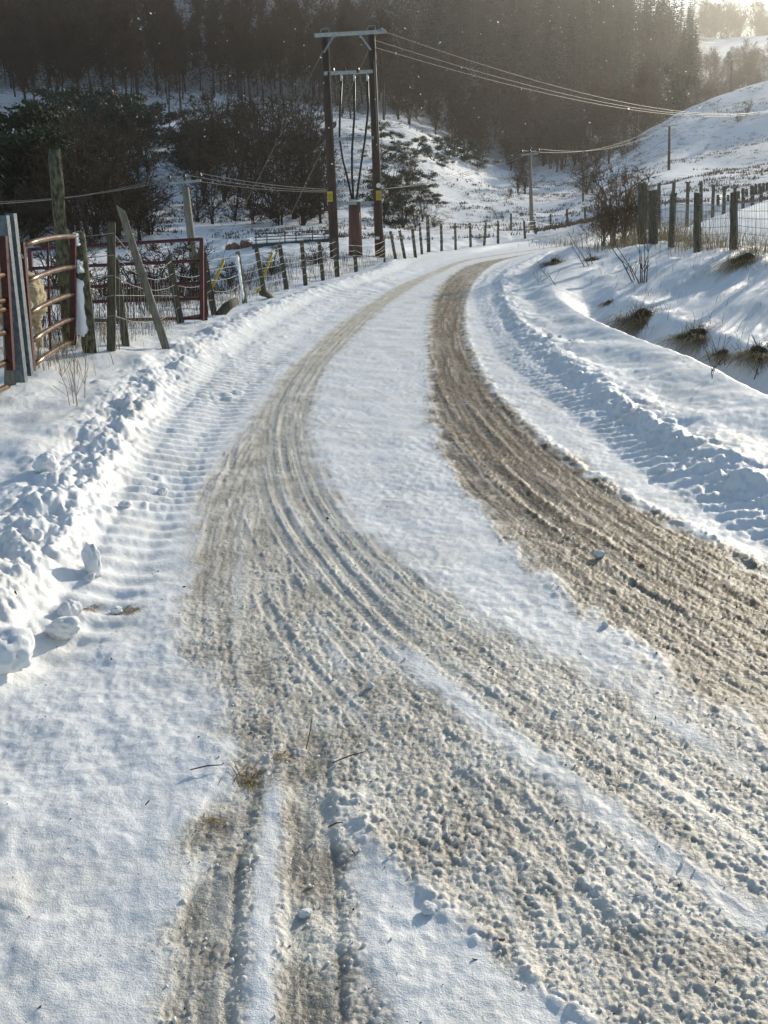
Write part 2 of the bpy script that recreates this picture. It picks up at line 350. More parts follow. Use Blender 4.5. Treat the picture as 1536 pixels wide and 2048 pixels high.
    dirt = m1 * np.clip((.44 + .40 * pat) + .65 * dk * (.5 + .5 * pat) * (1 - sstep(24, 36, y)), 0, 1)
    dirt = dirt + m2i * np.clip(.09 + .20 * fbm(x / .35, y / .5, 2, 99) + .10 * (1 - sstep(-.55, -.1, x)) * sstep(2.7, 3.6, y), 0, .6) * (1 - lanes * .2) + mid * .14
    dirt = dirt + gauss(x - wr(y) + n_edge * .02, .035) * (1 - sstep(2.5, 2.8, y)) * .18 * sstep(.0, .4, n_big + .1)
    dirt = dirt + bankL * .05 * sstep(0, .5, nb)
    tan = np.clip(m2i * (.20 + .4 * sstep(6, 16, y)) + m1 * .35 + between(s2l, s1r, .2, .05) * sstep(9, 20, y) * .12, 0, 1)
    low = np.clip(1 - (clod * calm - .0022) / .0062, 0, 1) ** 1.2
    wet = (1 - (1 - m1) * (.12 + .45 * sstep(3.0, 5.0, y))) * slush * low * sstep(-.3, .4, fbm(x / .22, y / .3, 2, 101) + .28 * m1 + .9 * dk * m1 + .15 * gr) * (1 - lanes * .75) * (1 - .5 * far)
    ice = np.clip(lanes * .8 + icy, 0, 1) * (1 - .3 * far)
    slush = slush * (1 - .38 * np.clip(clod * calm / .012, 0, 1) * (1 - .5 * m1))
    slush = slush * (1 - .5 * np.clip(lines, 0, 1) * m2)
    return z, np.clip(slush, 0, 1), np.clip(dirt, 0, 1), np.clip(wet, 0, 1), np.clip(ice, 0, 1), tan

def ground_z(x, y):
    x = np.atleast_1d(np.asarray(x, float)); y = np.atleast_1d(np.asarray(y, float))
    out = terrain(x, y)
    m = (y < 58) & (y > .8) & (np.abs(x) < .56 * (y + 1.2))
    if m.any(): out[m] = corridor(x[m], y[m]) + relief(x[m], y[m])[0]
    return out
def gz(x, y): return float(ground_z(x, y)[0])
def hit(px, py, y0=2.0, y1=55.0):
    """where the sight line through a picture point first meets the ground"""
    d = ray(px, py); q = np.linspace(y0, y1, 500); P = EYE[None] + d[None] * (q / d[1])[:, None]
    below = np.nonzero(P[:, 2] < ground_z(P[:, 0], P[:, 1]))[0]
    return P[below[0]] if len(below) else P[-1]

# ------------------------------------------------------------------ node material helpers
def mat(name, rough=.7):
    m = bpy.data.materials.new(name); m.use_nodes = True
    nt = m.node_tree; b = nt.nodes['Principled BSDF']; b.inputs['Roughness'].default_value = rough
    return m, nt, b
def N(nt, t, **kw):
    n = nt.nodes.new(t)
    for k, v in kw.items():
        if k in n.inputs: n.inputs[k].default_value = v
        else: setattr(n, k, v)
    return n
def L(nt, a, b): nt.links.new(a, b)
def mixc(nt, fac, a, b):
    n = nt.nodes.new('ShaderNodeMix'); n.data_type = 'RGBA'
    for s, v in ((n.inputs[0], fac), (n.inputs[6], a), (n.inputs[7], b)):
        if hasattr(v, 'links') or isinstance(v, bpy.types.NodeSocket): nt.links.new(v, s)
        else: s.default_value = v if not isinstance(v, tuple) or len(v) == 4 else (*v, 1)
    return n.outputs[2]
def mth(nt, op, a, b=0.0, clamp=False):
    n = nt.nodes.new('ShaderNodeMath'); n.operation = op; n.use_clamp = clamp
    for s, v in ((n.inputs[0], a), (n.inputs[1], b)):
        if isinstance(v, bpy.types.NodeSocket): nt.links.new(v, s)
        else: s.default_value = v
    return n.outputs[0]
def ramp(nt, src, p0, p1):
    n = nt.nodes.new('ShaderNodeMapRange'); n.inputs[1].default_value = p0; n.inputs[2].default_value = p1
    n.interpolation_type = 'SMOOTHSTEP'; nt.links.new(src, n.inputs[0]); return n.outputs[0]
def noise(nt, scale, detail=3, rough=.55, coord=None):
    n = N(nt, 'ShaderNodeTexNoise'); n.inputs['Scale'].default_value = scale; n.inputs['Detail'].default_value = detail; n.inputs['Roughness'].default_value = rough
    if coord is None:
        g = nt.nodes.new('ShaderNodeNewGeometry'); coord = g.outputs['Position']
    nt.links.new(coord, n.inputs['Vector']); return n.outputs['Fac']

SNOW = (.875, .882, .89)
def snow_ground_material():
    m, nt, b = mat('road_snow')
    def at(k):
        a = nt.nodes.new('ShaderNodeAttribute'); a.attribute_name = k; return a.outputs['Fac']
    sl, dt, wt, ic, tn = at('slush'), at('dirt'), at('wet'), at('ice'), at('tan')
    n1 = noise(nt, 9, 4); n2 = noise(nt, 60, 3); n3 = noise(nt, 210, 3, .7)
    slc = mixc(nt, n2, (.69, .635, .54), (.87, .835, .76))
    snowc = mixc(nt, ramp(nt, noise(nt, 1.7, 5, .65), .42, .72), SNOW, (.79, .775, .74))
    c = mixc(nt, sl, snowc, slc)
    c = mixc(nt, tn, c, (.70, .60, .42))
    brown = mixc(nt, n1, (.12, .074, .033), (.32, .22, .115))
    c = mixc(nt, mth(nt, 'MULTIPLY', dt, ramp(nt, n2, -.15, .55), True), c, brown)
    c = mixc(nt, mth(nt, 'MULTIPLY', ic, .8), c, (.46, .45, .41))
    c = mixc(nt, mth(nt, 'MULTIPLY', wt, .75), c, mixc(nt, n2, (.06, .046, .03), (.19, .15, .10)))
    L(nt, c, b.inputs['Base Color'])
    r = mth(nt, 'SUBTRACT', .54, mth(nt, 'MULTIPLY', ic, .24))
    r = mth(nt, 'SUBTRACT', r, mth(nt, 'MULTIPLY', wt, .06))
    L(nt, r, b.inputs['Roughness'])
    L(nt, mth(nt, 'SUBTRACT', .42, mth(nt, 'MULTIPLY', dt, .25)), b.inputs['Specular IOR Level'])
    bp = N(nt, 'ShaderNodeBump'); bp.inputs['Strength'].default_value = .8; bp.inputs['Distance'].default_value = .005
    hh = mth(nt, 'ADD', mth(nt, 'MULTIPLY', n3, .55), mth(nt, 'MULTIPLY', n2, mth(nt, 'ADD', .75, mth(nt, 'MULTIPLY', sl, .9))))
    L(nt, hh, bp.inputs['Height']); L(nt, bp.outputs[0], b.inputs['Normal'])
    return m

def np_mesh(name, co, faces, smooth=True):
    me = bpy.data.meshes.new(name)
    co = np.asarray(co, np.float32); faces = np.asarray(faces, np.int32)
    k = faces.shape[1]
    me.vertices.add(len(co)); me.vertices.foreach_set('co', co.ravel())
    me.loops.add(faces.size); me.loops.foreach_set('vertex_index', faces.ravel())
    me.polygons.add(len(faces)); me.polygons.foreach_set('loop_start', np.arange(0, faces.size, k, dtype=np.int32))
    me.polygons.foreach_set('loop_total', np.full(len(faces), k, np.int32))
    me.polygons.foreach_set('use_smooth', np.full(len(faces), smooth, bool))
    me.update(); return me
def grid_faces(nr, nc, wrap=False):
    i = np.arange(nr - 1)[:, None]; j = np.arange(nc if wrap else nc - 1)[None]
    j2 = (j + 1) % nc
    a = i * nc + j; b = i * nc + j2; c = (i + 1) * nc + j2; d = (i + 1) * nc + j
    return np.stack([a, b, c, d], -1).reshape(-1, 4)
def link(name, me, material=None, parent=None):
    o = bpy.data.objects.new(name, me); COL.objects.link(o)
    if material is not None and me is not None and not me.materials: me.materials.append(material)
    if parent is not None: o.parent = parent
    return o
def tag(o, label=None, cat=None, group=None, kind=None):
    if label: o['label'] = label
    if cat: o['category'] = cat
    if group: o['group'] = group
    if kind: o['kind'] = kind
    return o

# near sheet: rows spaced wider with distance
QUICK = False
kk = .0036 if QUICK else .00178
rows = [1.0]
while rows[-1] < 57.5: rows.append(rows[-1] + kk * rows[-1] ** 1.4 + .0004)
rows = np.array(rows); ncol = 480 if QUICK else 900
YY = np.repeat(rows[:, None], ncol, 1)
XX = np.linspace(-.53, .53, ncol)[None] * (YY + 1.1)
xf, yf = XX.ravel(), YY.ravel()
rz, a_sl, a_di, a_we, a_ic, a_ta = relief(xf, yf)
_ri = np.unique(np.r_[np.arange(0, len(rows), 8), len(rows) - 1]); _ci = np.unique(np.r_[np.arange(0, ncol, 8), ncol - 1])
_tb = terrain(XX[np.ix_(_ri, _ci)], YY[np.ix_(_ri, _ci)])
_tb = np.stack([np.interp(np.arange(ncol), _ci, r) for r in _tb])
_k = np.clip(np.searchsorted(_ri, np.arange(len(rows)), side='right') - 1, 0, len(_ri) - 2)
_f = ((np.arange(len(rows)) - _ri[_k]) / (_ri[_k + 1] - _ri[_k]))[:, None]
zf = corridor(xf, yf, (_tb[_k] * (1 - _f) + _tb[_k + 1] * _f).ravel()) + rz
me = np_mesh('snowy_road', np.stack([xf, yf, zf], -1), grid_faces(len(rows), ncol))
for nm, arr in (('slush', a_sl), ('dirt', a_di), ('wet', a_we), ('ice', a_ic), ('tan', a_ta)):
    at = me.attributes.new(nm, 'FLOAT', 'POINT'); at.data.foreach_set('value', arr.astype(np.float32))
M_ROAD = snow_ground_material()
tag(link('snowy_road', me, M_ROAD), kind='structure')

# wide sheet: polar grid out to the horizon, sunk a little where the near sheet lies over it
def hill_material():
    m, nt, b = mat('hill_snow', .7)
    wd = nt.nodes.new('ShaderNodeAttribute'); wd.attribute_name = 'wood'
    n1 = noise(nt, .11, 3, .6); n2 = noise(nt, .9, 4, .7); n3 = noise(nt, 4.5, 3, .7)
    v = mth(nt, 'ADD', mth(nt, 'MULTIPLY', n2, .6), mth(nt, 'ADD', mth(nt, 'MULTIPLY', n1, .35), mth(nt, 'MULTIPLY', n3, .35)))
    fac = ramp(nt, mth(nt, 'ADD', v, mth(nt, 'MULTIPLY', wd.outputs['Fac'], .30)), .66, .78)
    grass = mixc(nt, n3, (.10, .075, .045), (.24, .19, .12))
    L(nt, mixc(nt, mth(nt, 'MULTIPLY', fac, .75), SNOW, grass), b.inputs['Base Color'])
    bp = N(nt, 'ShaderNodeBump'); bp.inputs['Strength'].default_value = .6; bp.inputs['Distance'].default_value = .25
    L(nt, v, bp.inputs['Height']); L(nt, bp.outputs[0], b.inputs['Normal'])
    return m
rad = [1.5]
while rad[-1] < 4200: rad.append(rad[-1] * 1.027 + .02)
rad = np.array(rad)
az = np.concatenate([np.linspace(-38, 38, 360, endpoint=False), np.linspace(38, 322, 90, endpoint=False)]) * np.pi / 180
RR_, AA_ = np.meshgrid(rad, az, indexing='ij')
xw, yw = (RR_ * np.sin(AA_)).ravel(), (RR_ * np.cos(AA_)).ravel()
zw = terrain(xw, yw)
cov = (1 - sstep(53, 57, yw)) * sstep(.3, .8, yw) * (1 - sstep(.50, .53, np.abs(xw) / np.maximum(yw + 1.1, .1)))
zw = zw - cov * 1.2 - (np.hypot(xw, yw) < 1.6) * .3
me = np_mesh('snow_fields', np.stack([xw, yw, zw], -1), grid_faces(len(rad), len(az), True))
pxw = 768 + xw / np.maximum(yw, 1) * FOCAL
wood = sstep(160, 185, yw) * (1 - sstep(1330, 1420, pxw)) * (yw < 520) * (np.abs(xw) < .8 * yw) * .95 + .5 * sstep(205, 225, yw) * (1 - sstep(360, 400, yw)) * sstep(1330, 1420, pxw)
at = me.attributes.new('wood', 'FLOAT', 'POINT'); at.data.foreach_set('value', wood.astype(np.float32))
tag(link('snow_fields', me, hill_material()), kind='structure')

# ------------------------------------------------------------------ mesh building
BASE = {}
class MB:
    def __init__(self): self.v = []; self.f = []
    def add(self, v, f):
        o = len(self.v); self.v += [tuple(p) for p in v]; self.f += [tuple(i + o for i in q) for q in f]; return self
    def tube(self, pts, rad, n=6, cap=True):
        pts = [np.asarray(p, float) for p in pts]
        if not hasattr(rad, '__len__'): rad = [rad] * len(pts)
        vs = []; ref = None
        for i, p in enumerate(pts):
            t = pts[min(i + 1, len(pts) - 1)] - pts[max(i - 1, 0)]; t = t / (np.linalg.norm(t) + 1e-9)
            if ref is None: ref = np.array([0, 0, 1.0]) if abs(t[2]) < .9 else np.array([1.0, 0, 0])
            u = np.cross(t, ref); u /= np.linalg.norm(u) + 1e-9; w = np.cross(u, t); ref = w
            for k in range(n):
                a = 2 * math.pi * k / n; vs.append(p + (u * math.cos(a) + w * math.sin(a)) * rad[i])
        fs = [(i * n + k, i * n + (k + 1) % n, (i + 1) * n + (k + 1) % n, (i + 1) * n + k) for i in range(len(pts) - 1) for k in range(n)]
        if cap: fs += [tuple(range(n - 1, -1, -1)), tuple(range((len(pts) - 1) * n, len(pts) * n))]
        return self.add(vs, fs)
    def beam(self, a, b, w, h, up=(0, 0, 1), taper=1.0):
        a, b = np.asarray(a, float), np.asarray(b, float); t = b - a; t /= np.linalg.norm(t)
        u = np.cross(t, np.asarray(up, float))
        if np.linalg.norm(u) < 1e-3: u = np.cross(t, (0, 1, 0))
        u /= np.linalg.norm(u); q = np.cross(u, t); vs = []
        for p, k in ((a, 1), (b, taper)):
            for s, r in ((-1, -1), (1, -1), (1, 1), (-1, 1)): vs.append(p + u * s * w / 2 * k + q * r * h / 2 * k)
        return self.add(vs, [(3, 2, 1, 0), (4, 5, 6, 7), (0, 1, 5, 4), (1, 2, 6, 5), (2, 3, 7, 6), (3, 0, 4, 7)])
    def mesh(self, name, m, off=(0, 0, 0), smooth=False):
        me = bpy.data.meshes.new(name)
        v = np.asarray(self.v) - np.asarray(off)
        me.from_pydata(v.tolist(), [], self.f); me.materials.append(m)
        if smooth: me.polygons.foreach_set('use_smooth', np.ones(len(me.polygons), bool))
        return me
    def build(self, name, m, parent=None, smooth=False):
        off = BASE.get(parent.name, (0, 0, 0)) if parent else (0, 0, 0)
        o = link(name, self.mesh(name, m, off, smooth), None, parent)
        BASE[o.name] = off; return o
def thing(name, loc, label, cat, group=None):
    o = bpy.data.objects.new(name, None); COL.objects.link(o); o.location = loc; o.empty_display_size = .2
    BASE[o.name] = tuple(loc); return tag(o, label, cat, group)
def solo(name, mb, m, label, cat, group=None, smooth=False, at=None):
    """a thing that is one mesh, its origin at its own base"""
    v = np.asarray(mb.v)
    if at is None: at = (v[:, 0].mean(), v[:, 1].mean(), v[:, 2].min())
    o = link(name, mb.mesh(name, m, at, smooth)); o.location = at; BASE[o.name] = tuple(at)
    return tag(o, label, cat, group)
def copy_tree(o, parent=None):
    c = o.copy(); COL.objects.link(c)
    if parent is not None: c.parent = parent
    for ch in o.children: copy_tree(ch, c)
    return c

# ------------------------------------------------------------------ materials for things
def plain(name, c1, c2, scale=8, rough=.8, bump=.3, dist=.01, metallic=0, spec=.4, stretch=None):
    m, nt, b = mat(name, rough)
    tc = nt.nodes.new('ShaderNodeTexCoord'); co = tc.outputs['Object']
    if stretch:
        mp = nt.nodes.new('ShaderNodeMapping'); mp.inputs['Scale'].default_value = stretch; nt.links.new(co, mp.inputs[0]); co = mp.outputs[0]
    n = noise(nt, scale, 4, .6, co)
    L(nt, mixc(nt, ramp(nt, n, .3, .7), c1, c2), b.inputs['Base Color'])
    b.inputs['Metallic'].default_value = metallic; b.inputs['Specular IOR Level'].default_value = spec
    if bump:
        bp = N(nt, 'ShaderNodeBump'); bp.inputs['Strength'].default_value = bump; bp.inputs['Distance'].default_value = dist
        L(nt, n, bp.inputs['Height']); L(nt, bp.outputs[0], b.inputs['Normal'])
    return m
M_POST = plain('weathered_post_wood', (.045, .04, .028), (.13, .115, .08), 9, .85, .6, .01, stretch=(4, 4, .7))
M_GREY = plain('grey_bare_wood', (.11, .105, .085), (.24, .225, .18), 9, .85, .5, .01, stretch=(4, 4, .6))
M_LICH = plain('lichen_covered_wood', (.03, .03, .018), (.17, .165, .10), 14, .9, 1.0, .02, stretch=(2.5, 2.5, 1))
M_POLE = plain('creosoted_pole_wood', (.035, .022, .016), (.085, .05, .035), 6, .75, .35, .008, stretch=(5, 5, .4))
M_POLE2 = plain('pale_pole_wood', (.14, .13, .10), (.26, .24, .18), 6, .75, .35, .008, stretch=(5, 5, .4))
M_RED = plain('red_gate_paint', (.045, .011, .010), (.085, .022, .018), 22, .5, .12, .002, spec=.25)
M_REDD = plain('faded_red_gate_paint', (.055, .012, .014), (.095, .022, .022), 22, .45, .12, .002)
M_RAIL = plain('sun_tinted_gate_rail', (.10, .055, .035), (.26, .17, .10), 16, .30, .1, .002, metallic=.55)  # golden highlight of the low sun put into the near rails' colour
M_ZINC = plain('galvanised_steel', (.075, .095, .11), (.16, .19, .21), 26, .5, .08, .002, metallic=.3)
M_ARM = plain('galvanised_crossarm', (.20, .24, .25), (.33, .38, .39), 12, .5, .08, .002, metallic=.3)
M_CABLE = plain('black_cable', (.008, .008, .009), (.016, .016, .018), 10, .5, 0)
M_WIRE = plain('bright_fence_wire', (.20, .19, .17), (.40, .38, .34), 30, .4, 0, metallic=.6)
M_LINE = plain('power_line_metal', (.20, .19, .16), (.28, .27, .23), 30, .6, 0, metallic=.2)
M_INSUL = plain('brown_glazed_insulator', (.02, .014, .012), (.05, .03, .025), 10, .2, 0)
M_PORC = plain('pale_porcelain', (.55, .56, .55), (.68, .69, .68), 10, .25, 0)
M_YEL = plain('yellow_plastic', (.50, .36, .03), (.60, .44, .05), 10, .5, .05)
M_BLACK = plain('black_print', (.012, .012, .012), (.02, .02, .02), 10, .6, 0)
M_WHITE = plain('white_plate', (.68, .68, .66), (.78, .78, .76), 10, .5, 0)
M_SNOWB = plain('clean_snow', (.82, .84, .87), (.88, .895, .91), 40, .65, .5, .006)
M_WOOL = plain('sheep_wool', (.42, .34, .21), (.62, .53, .36), 34, .95, 1.0, .03, spec=.1)
M_SHFACE = plain('sheep_face', (.30, .24, .17), (.44, .37, .28), 20, .9, .3, .01, spec=.1)
M_RUSH = plain('dark_weeds', (.03, .024, .016), (.10, .078, .05), 3, .85, 0, spec=.2)
M_GRASS = plain('dry_grass', (.20, .135, .065), (.48, .37, .20), 3, .85, 0, spec=.2)
M_TWIG = plain('dark_red_twigs', (.05, .028, .022), (.11, .062, .045), 3, .8, 0)
M_BARK = plain('birch_bark', (.025, .019, .016), (.065, .052, .043), 5, .85, .3, .02)
M_CROWN = plain('bare_birch_twigs', (.048, .027, .019), (.092, .052, .036), .6, .9, 0, spec=.1)
M_SHRUB = plain('bare_shrub_twigs', (.046, .033, .025), (.10, .074, .055), .8, .9, 0, spec=.1)
M_BUSHB = plain('brown_bush_twigs', (.12, .085, .055), (.24, .175, .115), .8, .9, 0, spec=.1)
M_NEED = plain('conifer_needles', (.010, .017, .011), (.024, .036, .022), .5, .85, 0, spec=.15)
M_EVER = plain('evergreen_leaves', (.016, .028, .018), (.045, .064, .038), .9, .6, 0, spec=.25)
M_PINE = plain('pine_foliage', (.018, .028, .015), (.048, .060, .030), .7, .8, 0, spec=.15)
M_CTRUNK = plain('conifer_bark', (.03, .022, .017), (.06, .045, .035), 3, .9, .2, .02)
M_ROCK = plain('red_sandstone', (.16, .085, .06), (.30, .17, .12), 3, .9, .5, .03)
M_IRON = plain('dark_bridge_steel', (.03, .035, .04), (.07, .08, .085), 6, .6, .1, .005)

# ------------------------------------------------------------------ H pole with cable end, left of the bend
def hpole():
    yl, yr = 36.0, 38.2
    TL, BL = Wy(650, 64, yl), Wy(670, 530, yl); TR, BR = Wy(743, 58, yr), Wy(759, 505, yr)
    BL[2] = gz(BL[0], yl) - .3; BR[2] = gz(BR[0], yr) - .3
    yb = (yl + yr) / 2
    t = thing('power_pole', (BL[0] * .5 + BR[0] * .5, yb, min(BL[2], BR[2])), 'twin-legged brown wooden power pole with four steel crossarms and black cables', 'power pole')
    MB().tube([BL, TL], [.17, .125], 12).build('pole', M_POLE, t, True)
    MB().tube([BR, TR], [.17, .125], 12).build('pole', M_POLE, t, True)
    def on(px, py, f=.5, fr=-.19): return Wy(px, py, yl + (yr - yl) * f + fr)
    def arm(a, b, h=.10):
        A, B = on(*a, f=(a[0] - 650) / 93), on(*b, f=(b[0] - 650) / 93)
        o = MB().beam(A, B, .06, h).beam(A + [0, -.05, h * .42], B + [0, -.05, h * .42], .05, .014)
        o.build('crossarm', M_ARM, t); return A, B
    arm((630, 71), (770, 63), .12); arm((649, 147), (744, 143), .11); arm((659, 279), (751, 275), .10); arm((657, 408), (756, 405), .10)
    for a, b in (((648, 104), (668, 70)), ((741, 99), (718, 67))):
        MB().beam(on(*a, f=(a[0] - 650) / 93, fr=-.27), on(*b, f=(b[0] - 650) / 93, fr=-.27), .05, .08, (0, 1, 0)).build('brace', M_ARM, t)
    # short guard post carrying the cables to the ground
    g0 = on(712, 535, .6, .1); g0[2] = gz(g0[0], g0[1]) - .2; g1_ = on(709, 403, .6, .1)
    MB().tube([g0, g1_], [.26, .21], 12).build('cable_guard', plain('red_brown_guard', (.10, .042, .03), (.17, .075, .055), 5, .6, .2, .006, stretch=(5, 5, .4)), t, True)
    MB().beam(on(700, 398, .5, -.1), on(716, 397, .6, -.1), .16, .13).build('cable_box', M_ARM, t)
    for path in (((683, 162), (680, 225), (679, 275), (686, 320), (697, 365), (704, 398)), ((709, 162), (709, 230), (704, 300), (704, 350), (707, 398)), ((735, 162), (737, 215), (730, 280), (722, 330), (713, 398))):
        c = MB().tube([on(x, y, .55, -.28) for x, y in path], .038, 8).build('cable', M_CABLE, t, True)
        x, y = path[0]
        MB().tube([on(x - 1, y - 13, .55, -.28), on(x, y - 4, .55, -.28), on(x, y + 2, .55, -.28)], [.03, .045, .03], 8).build('cable_end', M_PORC, c, True)
    for x in (671, 694, 720):
        MB().tube([on(x, 149, .5, -.25), on(x + 1, 160, .5, -.25), on(x + 5, 172, .5, -.25), on(x + 11, 178, .5, -.25)], .012, 5).build('jumper_lead', M_LINE, t)
    for x in (666, 689, 716):
        MB().tube([on(x, 136, .5, -.2), on(x, 141, .5, -.2), on(x, 146, .5, -.2)], [.04, .06, .045], 8).build('insulator', M_INSUL, t)
    for (x, y) in ((660, 393), (757, 391)):
        c = on(x, y, 0 if x < 700 else 1, -.2)
        s = MB().beam(c + [0, 0, -.165], c + [0, 0, .165], .18, .012, (0, 1, 0)).build('warning_sign', M_YEL, t)
        f = c + [0, -.010, .035]
        tri = MB()
        a, b, d = f + [-.065, 0, -.055], f + [.065, 0, -.055], f + [0, 0, .06]
        for p, q in ((a, b), (b, d), (d, a)): tri.beam(p, q, .006, .013, (0, 1, 0))
        tri.build('triangle_mark', M_BLACK, s)
        MB().beam(f + [.012, 0, .032], f + [-.008, 0, -.005], .005, .012, (0, 1, 0)).beam(f + [-.008, 0, -.003], f + [.010, 0, -.008], .0052, .010, (0, 1, 0)).beam(f + [.010, 0, -.006], f + [-.004, 0, -.042], .0048, .010, (0, 1, 0)).build('lightning_mark', M_BLACK, s)
        tx = MB()
        for k, w in enumerate((.12, .12, .09)): tx.beam(f + [-w / 2, 0, -.095 - k * .026], f + [w / 2, 0, -.095 - k * .026], .005, .011, (0, 1, 0))
        tx.build('text_lines', M_BLACK, s)
    c = on(757, 371, 1, -.2)
    MB().tube([c, c + [0, -.015, 0]], .085, 16).build('white_disc', M_WHITE, t)
    c = on(755, 476, 1, -.2)
    MB().beam(c + [0, 0, -.05], c + [0, 0, .05], .15, .01, (0, 1, 0)).build('number_plate', M_WHITE, t)
    # tops: bent caps and the earth wire down the right leg
    for T in (TL, TR): MB().tube([T + [-.16, -.05, -.02], T + [-.1, -.05, .09], T + [.13, -.05, .1], T + [.14, -.05, -.06]], .014, 5).build('top_strap', M_ARM, t)
    MB().tube([on(748, 120, 1, -.22), on(753, 240, 1, -.22), on(756, 300, 1, -.22)], .012, 5).build('earth_wire', M_LINE, t)
    MB().tube([on(757, 62, 1, -.2), on(764, 60, 1, -.2), on(773, 65, 1, -.2)], [.05, .085, .03], 8).build('line_clamp', M_ARM, t)
    # stays down to the left
    for pts, ins, name in ((((646, 102), (560, 272), (455, 478)), ((567, 258), (556, 282)), 'a'), (((737, 101), (652, 284), (566, 462)), ((668, 250), (660, 268)), 'b')):
        P = [Wy(pts[0][0], pts[0][1], yl - .2), Wy(pts[1][0], pts[1][1], yl + 2), Wy(pts[2][0], pts[2][1], yl + 4)]
        e = P[2] + (P[2] - P[1]) * .25; e[2] = min(e[2], gz(e[0], e[1]))
        s = MB().tube(P + [e], .011, 5).build('stay_wire', M_LINE, t)
        for k, (x, y) in enumerate(ins):
            c = Wy(x, y, yl + 1.85); d = (P[1] - P[0]) / np.linalg.norm(P[1] - P[0])
            MB().tube([c - d * .12, c - d * .05, c + d * .05, c + d * .12], [.05, .085, .085, .05], 8).build('stay_insulator', M_INSUL, s)
hpole()
HP = [Wy(773, 65, 38.0), Wy(748, 80, 38.0), Wy(750, 95, 38.0)]
def sag(a, b, drop, n=28):
    a, b = np.asarray(a), np.asarray(b)
    return [a + (b - a) * k / n - np.array([0, 0, drop * 4 * (k / n) * (1 - k / n)]) for k in range(n + 1)]
def wire(pts, label, name='overhead_wire', r=.018, group='overhead wires', m=None):
    return solo(name, MB().tube(pts, r, 5), m or M_LINE, label, 'wire', group, at=tuple(pts[0]))
far_r = [Wy(1740, 118, 150), Wy(1735, 120, 152), Wy(1745, 123, 148)]
for a, b, d, l in zip(HP, far_r, (4.6, 4.5, 4.3), ('topmost of three thin wires from the twin-legged pole to the right', 'middle of three thin wires from the twin-legged pole to the right', 'lowest of three thin wires from the twin-legged pole to the right')):
    wire(sag(a, b, d, 40), l, r=.009)

# ------------------------------------------------------------------ smaller power poles and their lines
def tpole(name, top, base_px, y, arm, label, r, m, ins=True, insm=None, hz=.10):
    T = Wy(top[0], top[1], y); B = Wy(base_px[0], base_px[1], y); B[2] = min(B[2], gz(B[0], y)) - .2
    t = thing(name, tuple(B), label, 'power pole', None)
    MB().tube([B, T], [r * 1.35, r], 10).build('pole', m, t, True)
    (ax, ay), (bx, by) = arm
    A, Bm = Wy(ax, ay, y - r * 1.2), Wy(bx, by, y - r * 1.2)
    c = MB().beam(A, Bm, .09, hz).build('crossarm', M_ARM, t)
    if ins:
        for f in (.02, .5, .98):
            p = A + (Bm - A) * f
            MB().tube([p, p + [0, 0, .14], p + [0, 0, .2], p + [0, 0, .32]], [.03, .05, .10, .05], 8).build('insulator', insm or M_INSUL, c)
    return T, A, Bm
tA, aA, bA = tpole('power_pole', (371, 374), (396, 597), 46.0, ((338, 367), (402, 361)), 'pale wooden pole with a crossarm rising behind the far red gate', .15, M_POLE2)
tB, aB, bB = tpole('power_pole', (1060, 306), (1064, 438), 72.0, ((1042, 310), (1077, 307)), 'slim grey pole with a T crossarm standing beyond the road bend', .105, M_POLE2)
tC, aC, bC = tpole('power_pole', (1339, 252), (1338, 335), 98.0, ((1325, 253), (1354, 250)), 'dark pole with snowy crossarm on the open right slope', .10, M_POLE, True, M_PORC)
tD, aD, bD = tpole('power_pole', (1464, 122), (1463, 165), 205.0, ((1453, 120), (1476, 118)), 'tiny distant pole before the wood at upper right', .16, M_POLE, True, M_PORC)
left_end = [Wy(-260, 402, 36), Wy(-260, 405, 38), Wy(-260, 399, 37)]
for (e, f, l) in zip(left_end, (0, .5, 1), ('wire from the pale pole out of the left edge, front strand', 'wire from the pale pole out of the left edge, middle strand', 'wire from the pale pole out of the left edge, rear strand')):
    p = aA + (bA - aA) * f + [0, 0, .3]; wire(sag(e, p, .5), l, r=.010)
for f, l in ((0.02, 'front wire crossing behind the twin-legged pole towards the bend'), (.5, 'middle wire crossing behind the twin-legged pole towards the bend'), (.98, 'rear wire crossing behind the twin-legged pole towards the bend')):
    wire(sag(aA + (bA - aA) * f + [0, 0, .3], aB + (bB - aB) * f + [0, 0, .3], 1.5), l, r=.010)
for f, l in ((.02, 'lower wire climbing from the slim grey pole to the right slope'), (.98, 'upper wire climbing from the slim grey pole to the right slope')):
    wire(sag(aB + (bB - aB) * f + [0, 0, .3], aC + (bC - aC) * f + [0, 0, .3], 1.0), l, r=.011)
for f, l in ((.02, 'left strand of the distant line descending at upper right'), (.5, 'centre strand of the distant line descending at upper right'), (.98, 'right strand of the distant line descending at upper right')):
    q = Wy(1400 + 25 * f, 178, 190)
    wire(sag(aD + (bD - aD) * f + [0, 0, .3], q, 0, 6), l, r=.02)
wire(sag(bD + [0, 0, .3], Wy(1620, 110, 200), 1.5), 'distant wire leaving the tiny pole towards the right edge', r=.03)

